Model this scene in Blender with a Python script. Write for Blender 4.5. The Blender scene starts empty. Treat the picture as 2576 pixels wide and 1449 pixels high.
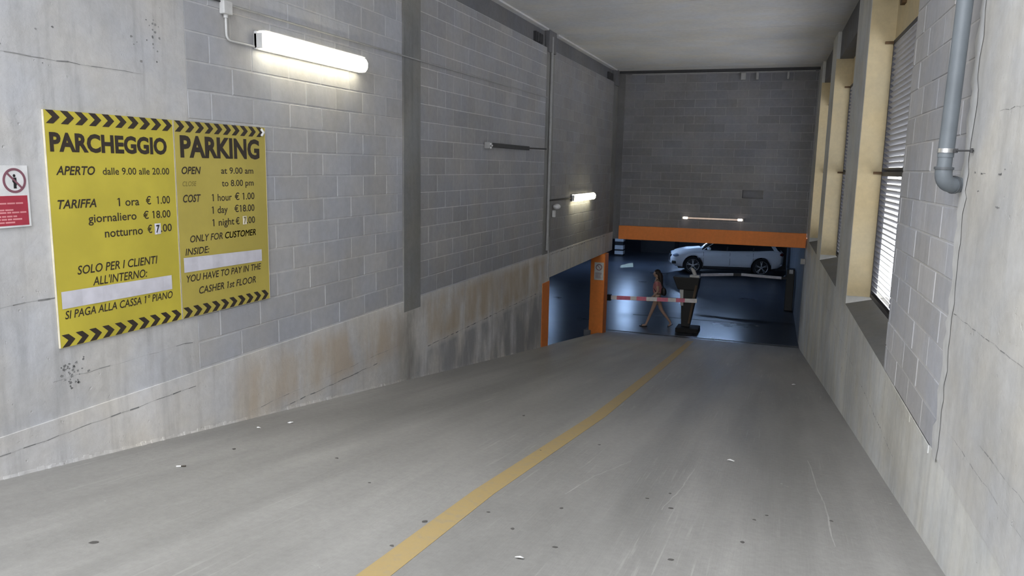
import bpy, bmesh, math, random
from mathutils import Vector, Matrix
random.seed(7)
S = bpy.context.scene
COL = S.collection
E = 4.2                      # eye height above the garage floor (z = 0)

# ------------------------------------------------------------------ camera
cd = bpy.data.cameras.new('camera'); cam = bpy.data.objects.new('camera', cd); COL.objects.link(cam)
cd.sensor_width = 36; cd.lens = 26.912; cd.clip_start = .05; cd.clip_end = 300
R = ((0.94132667, 0.0707281, -0.33000249), (0.33694227, -0.14091631, 0.93092024), (0.01933948, -0.98749184, -0.15647957))
cam.matrix_world = Matrix(((R[0][0], -R[0][1], -R[0][2], 0), (R[1][0], -R[1][1], -R[1][2], 0), (R[2][0], -R[2][1], -R[2][2], E), (0, 0, 0, 1)))
S.camera = cam
# ------------------------------------------------------------------ world, exposure
S.view_settings.view_transform = 'Standard'; S.view_settings.look = 'None'
S.view_settings.gamma = 1; S.view_settings.use_curve_mapping = False
S.view_settings.exposure = 1.6
w = bpy.data.worlds.new('sky'); S.world = w; w.use_nodes = True
bg = w.node_tree.nodes['Background']; bg.inputs[0].default_value = (.93, .96, 1, 1); bg.inputs[1].default_value = 1.7
sd = bpy.data.lights.new('sun', 'SUN'); sd.energy = 1.2; sd.angle = .03; sd.color = (1, .99, .97)
sun = bpy.data.objects.new('sun', sd); COL.objects.link(sun); sun.location = (30, -5, 30)
sun.rotation_euler = (Vector((.8, .35, 1.25))).to_track_quat('Z', 'Y').to_euler()

# ------------------------------------------------------------------ helpers
def tag(o, label=None, cat=None, group=None, kind=None):
    if label: o['label'] = label
    if cat: o['category'] = cat
    if group: o['group'] = group
    if kind: o['kind'] = kind
    return o
def empty(name, loc, label, cat, group=None, rz=0):
    o = bpy.data.objects.new(name, None); COL.objects.link(o); o.location = loc; o.rotation_euler.z = rz
    o.empty_display_size = .1
    return tag(o, label, cat, group)
class MB:
    def __init__(s): s.v = []; s.f = []; s.sm = []
    def add(s, vs, fs, smooth=False):
        b = len(s.v); s.v += [tuple(v) for v in vs]; s.f += [tuple(b+i for i in f) for f in fs]; s.sm += [smooth]*len(fs); return s
    def box(s, x0, x1, y0, y1, z0, z1):
        return s.hexa([(x0,y0,z0),(x1,y0,z0),(x1,y1,z0),(x0,y1,z0),(x0,y0,z1),(x1,y0,z1),(x1,y1,z1),(x0,y1,z1)])
    def hexa(s, v):
        return s.add(v, [(0,3,2,1),(4,5,6,7),(0,1,5,4),(1,2,6,5),(2,3,7,6),(3,0,4,7)])
    def tube(s, pts, r, n=12, cap=True):
        pts = [Vector(p) for p in pts]; rs = r if isinstance(r, (list, tuple)) else [r]*len(pts)
        vs = []; u0 = None
        for i, p in enumerate(pts):
            d = (pts[min(i+1, len(pts)-1)] - pts[max(i-1, 0)]).normalized()
            if u0 is None:
                u0 = d.cross(Vector((0,0,1)));
                if u0.length < .1: u0 = d.cross(Vector((1,0,0)))
            u = (u0 - d*u0.dot(d)).normalized(); u0 = u; q = d.cross(u)
            vs += [p + (u*math.cos(2*math.pi*k/n) + q*math.sin(2*math.pi*k/n))*rs[i] for k in range(n)]
        m = len(pts)
        fs = [(i*n+k, i*n+(k+1)%n, (i+1)*n+(k+1)%n, (i+1)*n+k) for i in range(m-1) for k in range(n)]
        s.add(vs, fs, True)
        if cap: s.add(vs[:n], [tuple(reversed(range(n)))]); s.add(vs[-n:], [tuple(range(n))])
        return s
    def prism(s, poly, f):           # poly in 2D, f(p, side) -> 3D
        n = len(poly); vs = [f(p, 0) for p in poly] + [f(p, 1) for p in poly]
        return s.add(vs, [tuple(range(n)), tuple(reversed(range(n, 2*n)))] + [(i, i+n, (i+1)%n+n, (i+1)%n) for i in range(n)])
    def ball(s, c, r, n=12, m=8):
        c = Vector(c); rr = r if isinstance(r, (tuple, list)) else (r, r, r)
        vs = [c + Vector((rr[0]*math.sin(math.pi*i/m)*math.cos(2*math.pi*k/n), rr[1]*math.sin(math.pi*i/m)*math.sin(2*math.pi*k/n), rr[2]*math.cos(math.pi*i/m))) for i in range(1, m) for k in range(n)]
        b = len(vs); vs += [c + Vector((0,0,rr[2])), c - Vector((0,0,rr[2]))]
        fs = [(i*n+k, (i+1)*n+k, (i+1)*n+(k+1)%n, i*n+(k+1)%n) for i in range(m-2) for k in range(n)]
        fs += [(b, k, (k+1)%n) for k in range(n)] + [(b+1, (m-2)*n+(k+1)%n, (m-2)*n+k) for k in range(n)]
        return s.add(vs, fs, True)
    def mesh(s, name):
        me = bpy.data.meshes.new(name); me.from_pydata(s.v, [], s.f); me.polygons.foreach_set('use_smooth', s.sm)
        bm = bmesh.new(); bm.from_mesh(me); bmesh.ops.recalc_face_normals(bm, faces=bm.faces); bm.to_mesh(me); bm.free()
        return me
    def build(s, name, mat, parent=None, bevel=0, org=None):
        if org is None and parent is None:
            lo = [min(v[i] for v in s.v) for i in range(3)]; hi = [max(v[i] for v in s.v) for i in range(3)]
            org = ((lo[0]+hi[0])/2, (lo[1]+hi[1])/2, lo[2])
        if org is not None: s.v = [(v[0]-org[0], v[1]-org[1], v[2]-org[2]) for v in s.v]
        o = bpy.data.objects.new(name, s.mesh(name)); COL.objects.link(o); o.data.materials.append(mat)
        if org is not None: o.location = org
        if parent is not None: o.parent = parent
        if bevel:
            b = o.modifiers.new('bevel', 'BEVEL'); b.width = bevel; b.segments = 2; b.limit_method = 'ANGLE'
        return o
def struct(o, label, cat): return tag(o, label, cat, None, 'structure')

# ------------------------------------------------------------------ materials
class N:
    def __init__(s, name):
        s.m = bpy.data.materials.new(name); s.m.use_nodes = True; s.t = s.m.node_tree; s.b = s.t.nodes['Principled BSDF']
        s.pos = None
    def n(s, typ, **k):
        x = s.t.nodes.new(typ)
        for a, v in k.items(): setattr(x, a, v)
        return x
    def l(s, a, b): s.t.links.new(a, b)
    def P(s):
        if s.pos is None: s.pos = s.n('ShaderNodeNewGeometry').outputs['Position']
        return s.pos
    def map(s, scale, rot=(0,0,0), src=None):
        m = s.n('ShaderNodeMapping'); m.inputs['Scale'].default_value = scale; m.inputs['Rotation'].default_value = rot
        s.l(src or s.P(), m.inputs[0]); return m.outputs[0]
    def noise(s, scale=(1,1,1), sc=1, detail=4, rough=.55, rot=(0,0,0), dist=0):
        x = s.n('ShaderNodeTexNoise'); x.inputs['Scale'].default_value = sc; x.inputs['Detail'].default_value = detail
        x.inputs['Roughness'].default_value = rough; x.inputs['Distortion'].default_value = dist
        s.l(s.map(scale, rot), x.inputs['Vector']); return x.outputs[0]
    def ramp(s, fac, a, b, ca=(0,0,0,1), cb=(1,1,1,1)):
        r = s.n('ShaderNodeValToRGB'); r.color_ramp.elements[0].position = a; r.color_ramp.elements[1].position = b
        r.color_ramp.elements[0].color = ca; r.color_ramp.elements[1].color = cb
        s.l(fac, r.inputs[0]); return r.outputs[0]
    def mix(s, fac, a, b, mode='MIX'):
        x = s.n('ShaderNodeMix', data_type='RGBA', blend_type=mode)
        for i, v in ((0, fac), (6, a), (7, b)):
            if hasattr(v, 'node'): s.l(v, x.inputs[i])
            elif i == 0: x.inputs[0].default_value = v
            else: x.inputs[i].default_value = tuple(v) + ((1,) if len(v) == 3 else ())
        return x.outputs[2]
    def math(s, op, a, b=0, c=None, clamp=False):
        x = s.n('ShaderNodeMath', operation=op, use_clamp=clamp)
        for i, v in enumerate((a, b, c)):
            if v is None: continue
            if hasattr(v, 'node'): s.l(v, x.inputs[i])
            else: x.inputs[i].default_value = v
        return x.outputs[0]
    def band(s, v, a, b, soft=.05):        # 1 between a and b
        u = s.math('MULTIPLY', s.math('SUBTRACT', v, a), 1/soft, clamp=True)
        d = s.math('MULTIPLY', s.math('SUBTRACT', b, v), 1/soft, clamp=True)
        return s.math('MULTIPLY', u, d)
    def xyz(s):
        x = s.n('ShaderNodeSeparateXYZ'); s.l(s.P(), x.inputs[0]); return x.outputs
    def bump(s, h, strength=.3, dist=.01):
        x = s.n('ShaderNodeBump'); x.inputs['Strength'].default_value = strength; x.inputs['Distance'].default_value = dist
        s.l(h, x.inputs['Height']); s.l(x.outputs[0], s.b.inputs['Normal'])
    def col(s, c):
        if hasattr(c, 'node'): s.l(c, s.b.inputs['Base Color'])
        else: s.b.inputs['Base Color'].default_value = tuple(c) + (1,)
    def rough(s, r):
        if hasattr(r, 'node'): s.l(r, s.b.inputs['Roughness'])
        else: s.b.inputs['Roughness'].default_value = r
def sc(c, k): return tuple(min(1, x*k) for x in c)
def plain(name, c, rough=.6, metal=0, var=.08, nscale=12, bump=.0, emis=None, es=0):
    s = N(name); f = s.ramp(s.noise(sc=nscale), .35, .65)
    s.col(s.mix(f, sc(c, 1-var), sc(c, 1+var))); s.rough(rough); s.b.inputs['Metallic'].default_value = metal
    if bump: s.bump(s.noise(sc=nscale*6), bump, .003)
    if emis: s.b.inputs['Emission Color'].default_value = tuple(emis)+(1,); s.b.inputs['Emission Strength'].default_value = es
    return s.m
def concrete(name, c, var=.12, streak=.18, spots=.35, stain=None, rnd=0, bump=.35, rough=.85, pits=True):
    s = N(name)
    big = s.ramp(s.noise(sc=.9, detail=5), .3, .7)
    colr = s.mix(big, sc(c, 1-var), sc(c, 1+var))
    fine = s.ramp(s.noise(sc=14, detail=6, rough=.65), .25, .75)
    colr = s.mix(.5, colr, s.mix(fine, (.82,.82,.82), (1.15,1.15,1.15)), 'MULTIPLY')
    st = s.ramp(s.noise(scale=(5, 5, .45), sc=1.6, detail=5), .52, .72)
    colr = s.mix(s.math('MULTIPLY', st, streak), colr, sc(c, .55))
    ls = s.ramp(s.noise(scale=(6, 6, .35), sc=1.3, detail=4, rough=.6), .6, .8)
    colr = s.mix(s.math('MULTIPLY', ls, streak*.8), colr, sc(c, 1.35))
    tn = s.ramp(s.noise(sc=1.7, detail=3), .35, .65)
    colr = s.mix(1, colr, s.mix(tn, (1.03,1,.955), (.975,.99,1.035)), 'MULTIPLY')
    if spots:
        sp = s.ramp(s.noise(sc=4.5, detail=7, rough=.7), .66, .74)
        colr = s.mix(s.math('MULTIPLY', sp, spots), colr, sc(c, .4))
    if stain:
        z = s.xyz()[2]; y = s.xyz()[1]
        for (z0, z1, y0, y1, sc_col, amt, soft) in stain:
            k = s.math('MULTIPLY', s.band(z, z0, z1, soft), s.band(y, y0, y1, .4))
            k = s.math('MULTIPLY', k, s.ramp(s.noise(scale=(2, 2, .7), sc=1.5, detail=5), .35, .6))
            colr = s.mix(s.math('MULTIPLY', k, amt), colr, sc_col)
    if rnd:
        oi = s.n('ShaderNodeObjectInfo').outputs['Random']
        k = s.math('ADD', s.math('MULTIPLY', oi, rnd*2), 1-rnd)
        cx = s.n('ShaderNodeCombineColor')
        for i in range(3): s.l(k, cx.inputs[i])
        colr = s.mix(1, colr, cx.outputs[0], 'MULTIPLY')
    s.col(colr); s.rough(rough)
    h = s.noise(sc=9, detail=8, rough=.7)
    if pits: h = s.math('SUBTRACT', h, s.math('MULTIPLY', s.ramp(s.noise(sc=22, detail=3), .68, .76), .6))
    s.bump(h, bump, .02)
    return s.m

GREY = (.43, .43, .445)
M = {}
M['pier'] = concrete('cast concrete', (.51,.51,.515), var=.15, streak=.6, spots=.5)
M['pier_r'] = concrete('cast concrete right', (.54,.535,.52), var=.22, streak=.3, spots=.4)
M['block_b'] = concrete('half dimmed block', (.345,.345,.355), var=.06, streak=.12, spots=.12, rnd=.08, bump=.25)  # same blockwork, colour lowered for weaker light on the middle panel
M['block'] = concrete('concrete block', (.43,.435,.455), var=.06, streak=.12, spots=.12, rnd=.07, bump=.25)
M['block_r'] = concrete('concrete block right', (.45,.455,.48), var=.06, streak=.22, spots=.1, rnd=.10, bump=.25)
M['block_dark'] = concrete('back wall dimmed block', (.22,.22,.24), var=.10, streak=.12, spots=.1, rnd=.09, bump=.25)  # back wall blockwork, weaker light there put into the colour
M['block_c'] = concrete('far dimmed block', (.29,.285,.29), var=.06, streak=.12, spots=.12, rnd=.07, bump=.25)  # far panel blockwork, colour lowered for the light falloff
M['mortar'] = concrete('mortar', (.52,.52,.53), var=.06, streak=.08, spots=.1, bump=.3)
M['mortar_dark'] = concrete('dimmed mortar', (.33,.33,.35), var=.08, streak=.1, spots=.1, bump=.3)  # mortar with the dimmer far light put into its colour
M['strip'] = concrete('dark cast column', (.23,.23,.225), var=.22, streak=.4, spots=.4)
M['footing'] = concrete('footing concrete', (.62,.605,.585), var=.18, streak=.45, spots=.5,
    stain=[(E-2.3, E-1.6, 4.9, 8.3, (.50,.40,.29), .7, .2), (E-2.35, E-1.6, 8.4, 14, (.46,.37,.26), .8, .15), (0, E-1.6, 7.75, 8.75, (.25,.24,.22), .9, .2), (0, E-2.3, 8.2, 14.2, (.27,.27,.28), .8, .08)])
M['lowwall'] = concrete('low wall concrete', (.61,.61,.585), var=.2, streak=.34, spots=.5)
M['sill'] = concrete('sill screed', (.20,.195,.185), var=.1, streak=.1, spots=.2)
M['ceil'] = concrete('ceiling concrete', (.66,.66,.655), var=.08, streak=0, spots=.15, rnd=.03, bump=.15)
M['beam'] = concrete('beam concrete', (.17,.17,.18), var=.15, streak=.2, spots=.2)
M['corbel'] = plain('dark bracket', (.05,.05,.055), .7)
M['cream'] = concrete('cream paint', (.66,.55,.34), var=.04, streak=.05, spots=0, bump=.1)
M['gravel'] = concrete('plaza concrete', (.60,.61,.63), var=.1, streak=0, spots=.2)
M['orange'] = concrete('orange paint', (.85,.25,.045), var=.07, streak=.12, spots=.15, bump=.1, rough=.55)
M['white'] = plain('white enamel', (.72,.72,.73), .4, bump=.02)
M['white_dirty'] = plain('white plastic', (.6,.6,.6), .5)
M['pvc'] = plain('grey pvc', (.155,.175,.195), .45, var=.1, nscale=5)
M['steel'] = plain('galvanised steel', (.6,.6,.6), .35, .8)
M['conduit'] = plain('grey conduit', (.36,.36,.36), .5)
M['conduit_dark'] = plain('dark conduit', (.05,.05,.052), .7)
M['rust'] = plain('rusty iron', (.13,.075,.035), .8, var=.3)
M['black'] = plain('black enamel', (.010,.010,.011), .5)
M['rubber'] = plain('tyre rubber', (.012,.012,.013), .75)
M['blade'] = plain('louvre metal', (.30,.30,.315), .45, .3)
M['frame_dark'] = plain('dark louvre frame', (.045,.045,.055), .5)
M['yellow'] = None
M['paper'] = plain('white paper', (.8,.8,.8), .8)
M['signyel'] = plain('yellow sign board', (.56,.47,.055), .5, var=.08, nscale=2.5)
M['signyel2'] = plain('faded yellow sign board', (.50,.41,.085), .5, var=.08, nscale=2.5)
M['ink'] = plain('dark brown print', (.035,.025,.018), .6)
M['ink_faint'] = plain('worn print', (.20,.165,.04), .6)
M['edge'] = plain('cream board edge', (.72,.66,.52), .6)
M['strippaper'] = plain('white masking strip', (.66,.65,.72), .6, var=.07, nscale=9)
M['red'] = plain('red print', (.38,.035,.06), .5)
M['pinkink'] = plain('pink print', (.68,.28,.3), .5)
M['maroon'] = plain('maroon print', (.22,.09,.12), .5)
M['lamp'] = plain('lamp diffuser lit', (.9,.9,.85), .5, emis=(1, .92, .68), es=4.5)
M['lampfar'] = plain('far lamp diffuser lit', (.9,.9,.85), .5, emis=(1, .93, .62), es=5)
M['tube_end'] = plain('glowing tube end', (.9,.9,.85), .5, emis=(1, .86, .74), es=.9)
M['tube_dim'] = plain('dim tube', (.7,.6,.55), .4, emis=(1, .75, .6), es=.12)
M['gtube'] = plain('cool tube lit', (.9,.9,.9), .5, emis=(.42, .62, 1), es=30)
M['barred'] = plain('reflective red', (.86,.24,.36), .4)
M['barwhite'] = plain('reflective white', (.90,.86,.88), .4)
M['amber'] = concrete('worn amber edge', (.12,.085,.06), var=.5, streak=.5, spots=.8)

def ramp_mat():
    s = N('ramp concrete'); c = (.315,.307,.292)
    big = s.ramp(s.noise(scale=(1.3, .35, .35), sc=1.1, detail=5), .3, .7)
    colr = s.mix(big, sc(c, .80), sc(c, 1.14))
    wheel = s.ramp(s.noise(scale=(1.6, .10, .1), sc=1.4, detail=3), .42, .66)
    colr = s.mix(s.math('MULTIPLY', wheel, .5), colr, sc(c, .6))
    fine = s.ramp(s.noise(sc=22, detail=6, rough=.7), .3, .7)
    colr = s.mix(.45, colr, s.mix(fine, (.8,.8,.8), (1.16,1.16,1.17)), 'MULTIPLY')
    line = s.ramp(s.noise(scale=(30, .9, .9), sc=1.5, detail=4, rot=(0,0,.12)), .58, .72)
    patch = s.ramp(s.noise(scale=(1,.4,.4), sc=1.2, detail=2), .5, .62)
    colr = s.mix(s.math('MULTIPLY', s.math('MULTIPLY', line, patch), .4), colr, sc(c, 1.6))
    scuff = s.ramp(s.noise(scale=(1.6, 2.2, 1), sc=4.0, detail=7, rough=.72, dist=.8), .685, .73)
    colr = s.mix(s.math('MULTIPLY', scuff, .5), colr, sc(c, 1.75))
    s.col(colr)
    s.rough(s.math('ADD', s.math('MULTIPLY', big, .12), .52))
    h = s.math('ADD', s.noise(sc=30, detail=6, rough=.7), s.math('MULTIPLY', s.noise(scale=(60, 2, 2), sc=1.5, detail=3), .6))
    s.bump(h, .25, .008); return s.m
M['ramp'] = ramp_mat()
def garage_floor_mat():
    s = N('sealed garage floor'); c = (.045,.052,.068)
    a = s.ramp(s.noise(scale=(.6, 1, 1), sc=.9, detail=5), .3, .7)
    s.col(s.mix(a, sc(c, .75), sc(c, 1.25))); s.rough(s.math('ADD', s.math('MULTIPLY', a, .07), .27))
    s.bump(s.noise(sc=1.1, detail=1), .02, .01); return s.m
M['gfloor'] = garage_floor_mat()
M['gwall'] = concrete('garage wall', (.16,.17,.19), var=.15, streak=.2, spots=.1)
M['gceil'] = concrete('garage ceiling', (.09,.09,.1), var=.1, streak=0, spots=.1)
def worn_paint(name, c, under, lo=.5, hi=.75, amt=.55):
    s = N(name); k = s.ramp(s.noise(sc=16, detail=7, rough=.7), lo, hi)
    s.col(s.mix(s.math('MULTIPLY', k, amt), c, under)); s.rough(.65); s.bump(s.noise(sc=30, detail=5), .2, .005); return s.m
M['yellow'] = worn_paint('worn yellow road paint', (.42,.31,.14), (.30,.27,.22))
M['gmark'] = worn_paint('floor marking paint', (.30,.30,.22), (.1,.1,.1))

# ------------------------------------------------------------------ the shell
XL = -4.23
def xr(y): return .52 + (19.7-y)*.02512
YB = 19.7
def zramp(y): return E - 1.44 - .143*y if y > -1.6 else E - 1.44 + .143*1.6
def boxR(mb, y0, y1, o0, o1, z0, z1, z0b=None, z1b=None):
    """box along the right wall: y range, offset behind its face, height (z*b = height at the outer side)"""
    a = z0 if z0b is None else z0b; b = z1 if z1b is None else z1b
    mb.hexa([(xr(y0)+o0,y0,z0),(xr(y0)+o1,y0,a),(xr(y1)+o1,y1,a),(xr(y1)+o0,y1,z0),(xr(y0)+o0,y0,z1),(xr(y0)+o1,y0,b),(xr(y1)+o1,y1,b),(xr(y1)+o0,y1,z1)])
    return mb

# ramp
ys = [-30, -1.6] + [i*.95 for i in range(0, 21)] + [19.35]
ys = [y for y in ys if y <= 19.35]
m = MB(); vs = []
for y in ys:
    z = max(zramp(y), 0.004); vs += [(XL-.02, y, z), (xr(y)+.02, y, z), (XL-.02, y, z-.35), (xr(y)+.02, y, z-.35)]
fs = []
for i in range(len(ys)-1):
    a = i*4; b = a+4
    fs += [(a, a+1, b+1, b), (a+2, b+2, b+3, a+3), (a, b, b+2, a+2), (a+1, a+3, b+3, b+1)]
fs += [(0, 2, 3, 1), (len(ys)*4-4, len(ys)*4-3, len(ys)*4-1, len(ys)*4-2)]
m.add(vs, fs)
ramp = struct(m.build('floor', M['ramp'], org=(0, 0, 0)), 'grey concrete car ramp sloping down to the garage opening', 'ramp')
# yellow lane line
pts = [(-1.6, -1.66), (2.8, -1.645), (4.3, -1.69), (7.4, -1.655), (12, -1.76), (17, -1.90), (18.6, -1.96)]
m = MB()
for (y0, x0), (y1, x1) in zip(pts, pts[1:]):
    h = .07
    m.hexa([(x0-h,y0,zramp(y0)-.002),(x0+h,y0,zramp(y0)-.002),(x1+h,y1,zramp(y1)-.002),(x1-h,y1,zramp(y1)-.002),
            (x0-h,y0,zramp(y0)+.002),(x0+h,y0,zramp(y0)+.002),(x1+h,y1,zramp(y1)+.002),(x1-h,y1,zramp(y1)+.002)])
tag(m.build('lane_line', M['yellow'], ramp), 'worn yellow painted line down the ramp')
# gum spots on the ramp
gm = MB(); k = 9
gm.prism([(.5*math.cos(i*2*math.pi/k)*(1+.2*math.sin(3*i)), .5*math.sin(i*2*math.pi/k)) for i in range(k)], lambda p, s: (p[0], p[1], 0 if s == 0 else .04))
gme = gm.mesh('gum_spot'); gme.materials.append(plain('old gum', (.09,.085,.08), .8))
SLOPE = -math.atan(.143)
for (x, y, r) in [(-1.77,3.61,.032),(-2.99,2.55,.034),(-3.64,4.31,.03),(-1.52,3.95,.018),(-1.30,3.75,.022),(-1.16,4.25,.022),(-1.01,3.6,.024),(-.92,3.2,.03),
     (-.72,4.75,.02),(-.60,4.95,.018),(-.55,4.62,.026),(-.43,3.73,.026),(-.10,4.2,.024),(-.05,4.66,.018),(.02,4.8,.018),(.22,3.65,.02),(.25,3.2,.02),(.4,4.9,.018),
     (-1.72,5.6,.02),(-2.3,6.9,.03),(-2.9,4.5,.022),(-2.4,4.1,.016),(-1.75,3.2,.02),(.2,3.05,.014),(-1.35,6.1,.02)]:
    g = bpy.data.objects.new('gum_spot', gme); COL.objects.link(g); g.parent = ramp
    g.location = (x, y, zramp(y)); g.scale = (r*1.3, r*1.1, .04); g.rotation_euler = (SLOPE, 0, random.random()*3)
SCR = plain('pale scratch', (.40,.39,.375), .7)
for P_ in ([(.32,6.6),(.36,5.6),(.38,5.3),(.39,4.4)], [(-.52,5.75),(-.55,5.1),(-.60,4.55)], [(-1.0,5.7),(-1.15,5.1),(-1.22,4.55)]):
    m = MB(); vs = []; n_ = 14
    for i in range(n_+1):
        f = i/n_*(len(P_)-1); k_ = min(int(f), len(P_)-2); f -= k_
        x = P_[k_][0]*(1-f)+P_[k_+1][0]*f+random.uniform(-.006, .006); y = P_[k_][1]*(1-f)+P_[k_+1][1]*f; w_ = random.uniform(.002, .006)
        vs += [(x-w_, y, zramp(y)+.0015), (x+w_, y, zramp(y)+.0015)]
    m.add(vs, [(i*2, i*2+1, i*2+3, i*2+2) for i in range(n_)]); m.build('scratch', SCR, ramp)
# pale chalky scuffs near right kerb and joints in the screed
gfl = MB()
gfl.add([(-17,11,0),(1.6,11,0),(1.6,46,0),(-17,46,0),(-17,11,-.3),(1.6,11,-.3),(1.6,46,-.3),(-17,46,-.3)], [(0,1,2,3),(4,7,6,5),(0,4,5,1),(1,5,6,2),(2,6,7,3),(3,7,4,0)])
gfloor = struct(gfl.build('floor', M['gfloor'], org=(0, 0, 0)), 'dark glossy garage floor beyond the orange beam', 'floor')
m = MB(); m.add([(-6.70,33.1,.003),(-6.53,32.3,.003),(-6.07,32.8,.003),(-6.40,34.5,.003)], [(0,1,2,3)])
tag(m.build('floor_marking', M['gmark'], gfloor), 'faded pale yellow floor marking')
m = MB(); m.box(-4.0, -1.0, 21.9, 22.0, .001, .004); m.box(-4.2, xr(20), 19.45, 19.53, .002, .006)
m.build('floor_joint', plain('pale joint', (.12,.12,.125), .6), gfloor)
# ground outside
m = MB(); m.box(-40, 40, -60, -1.61, E-1.55, E-1.22)
m2 = MB(); m2.box(1.55, 45, -1.6, 60, E-2.1, E-1.9)
o = struct(m.build('floor', M['gravel']), 'pale street level paving at the top of the ramp', 'ground')
o.data.transform(Matrix.Translation((0, 0, 0)))
struct(m2.build('floor', M['gravel']), 'sunlit paving outside the louvred windows', 'ground')

# --- left wall: cast frame
TOP = E + 2.43
m = MB(); m.box(XL-.35, XL, -2.5, 4.66, E-1.62, TOP+.6)
wl = struct(m.build('wall_left', M['pier'], org=(XL, 0, 0)), 'pale cast concrete pier carrying the yellow parking boards', 'wall')
def crack(parent, pts, wd, mat, nrm='x'):
    mb = MB()
    for (a, b) in zip(pts, pts[1:]):
        w2 = wd*random.choice((.12, .25, .5, .8))*random.uniform(.5, 1.1)
        if nrm == 'x':
            X = a[0]; mb.add([(X, a[1], a[2]-w2/2), (X, b[1], b[2]-w2/2), (X, b[1], b[2]+w2/2), (X, a[1], a[2]+w2/2)], [(0,1,2,3)])
    return mb
def jag(y0, y1, z, x, n, amp=.006): return [(x(y0+(y1-y0)*i/n) if callable(x) else x, y0+(y1-y0)*i/n, z+random.uniform(-amp, amp)) for i in range(n+1)]
CR = plain('crack shadow', (.21,.21,.21), .9, var=.35, nscale=8)
def cracks(parent, specs, name='formwork_joint'):
    for (y0, y1, z, x, wd) in specs:
        n = max(3, int(abs(y1-y0)/.08)); mb = crack(parent, jag(y0, y1, z, x, n), wd, CR)
        lx = parent.location
        mb.v = [(v[0]-lx[0], v[1]-lx[1], v[2]-lx[2]) for v in mb.v]
        mb.build(name, CR, parent)
XC = XL+.0015
cracks(wl, [(3.0,4.25,E+.585,XC,.012),(1.5,3.3,E-.13,XC,.008),(1.0,3.5,E-.86,XC,.012),(3.4,4.6,E-1.38,XC,.006),(2.4,2.9,E+.11,XC,.01)])
# pock marks
pk = MB()
for i in range(60):
    if i < 34: y = random.gauss(3.52, .07); z = random.gauss(E-1.345, .05)
    elif i < 50: y = random.gauss(4.38, .03); z = E + random.uniform(.6, .98)
    else: y = random.uniform(3.2, 4.6); z = E + random.uniform(.5, 1.0)
    r = random.uniform(.004, .011)
    pk.prism([(y+r*math.cos(a)*random.uniform(.5,1.5), z+r*math.sin(a)*random.uniform(.5, 1.2)) for a in [j*math.pi/3 for j in range(6)]], lambda p, s: (XL+(.0015 if s == 0 else -.004), p[0], p[1]))
pk.v = [(v[0]-XL, v[1], v[2]) for v in pk.v]
tag(pk.build('pock_marks', CR, wl), 'small dark pock marks', kind='stuff')

# footing along the whole left wall
m = MB()
def wallprofile(mb, y0, y1, x0, x1, ztop, n=8, lo=-.3):
    for i in range(n):
        a = y0+(y1-y0)*i/n; b = y0+(y1-y0)*(i+1)/n
        mb.hexa([(x0,a,zramp(a)+lo),(x1,a,zramp(a)+lo),(x1,b,zramp(b)+lo),(x0,b,zramp(b)+lo),(x0,a,ztop),(x1,a,ztop),(x1,b,ztop),(x0,b,ztop)])
wallprofile(m, -2.5, 14.05, XL-.35, XL+.012, E-1.62, 16)
foot = struct(m.build('wall_left', M['footing'], org=(XL, 0, 0)), 'stained cast concrete footing along the foot of the left wall', 'wall')
cracks(foot, [(-1,4.6,E-1.73,XL+.0135,.012),(5.7,7.4,E-2.22,XL+.0135,.014),(5.2,7.9,E-2.12,XL+.0135,.006),(8.7,13.3,E-2.30,XL+.0135,.02)])
# rough crumbling skirting lip at the foot
m = MB(); y = -1.5; 
while y < 13.4:
    d = random.uniform(.015, .05); t = random.uniform(.004, .022); h = random.uniform(.012, .034)
    z0 = zramp(y); z1 = zramp(y+d)
    m.hexa([(XL,y,z0-.03),(XL+.012+t,y,z0-.03),(XL+.012+t*.9,y+d,z1-.03),(XL,y+d,z1-.03),(XL,y,z0+h),(XL+.014,y,z0+h*.9),(XL+.014,y+d,z1+h*.8),(XL,y+d,z1+h)])
    y += d
m.v = [(v[0]-XL, v[1], v[2]) for v in m.v]
tag(m.build('mortar_lip', M['footing'], foot), 'crumbling mortar along the joint with the ramp', kind='stuff')
# columns
for (y0, y1, zb, lab) in [(8.05, 8.49, E-1.75, 'dark grey cast column strip between the two block panels'), (13.58, 14.05, E-2.1, 'dark narrow column behind the vertical conduits'), (19.2, 19.7, E-2.1, 'dark column in the far left corner')]:
    m = MB(); m.box(XL-.35, XL+(.014 if y0 < 9 else .004), y0, y1, zb, TOP-.3)
    struct(m.build('wall_left', M['strip'], bevel=.004), lab, 'column')
# far section beam under the blocks
m = MB(); m.box(XL-.32, XL+.008, 14.05, 19.7, E-2.10, E-1.62)
far = struct(m.build('wall_left', M['footing'], org=(XL, 0, 0)), 'cast beam over the dark side opening', 'beam')
cracks(far, [(14.1,19.0,E-1.66,XL+.0095,.03),(16.9,17.0,E-1.85,XL+.0095,.02)])
# orange jamb end of the wall
m = MB(); m.hexa([(XL-.36,13.60,zramp(13.6)-.2),(XL+.018,13.60,zramp(13.6)-.2),(XL+.018,14.06,zramp(14.06)-.2),(XL-.36,14.06,zramp(14.06)-.2),
                  (XL-.36,13.60,E-2.16),(XL+.018,13.60,E-2.16),(XL+.018,14.06,E-2.16),(XL-.36,14.06,E-2.16)])
struct(m.build('trim_1', M['orange'], bevel=.008), 'orange painted end of the left wall at the side opening', 'trim')
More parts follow.
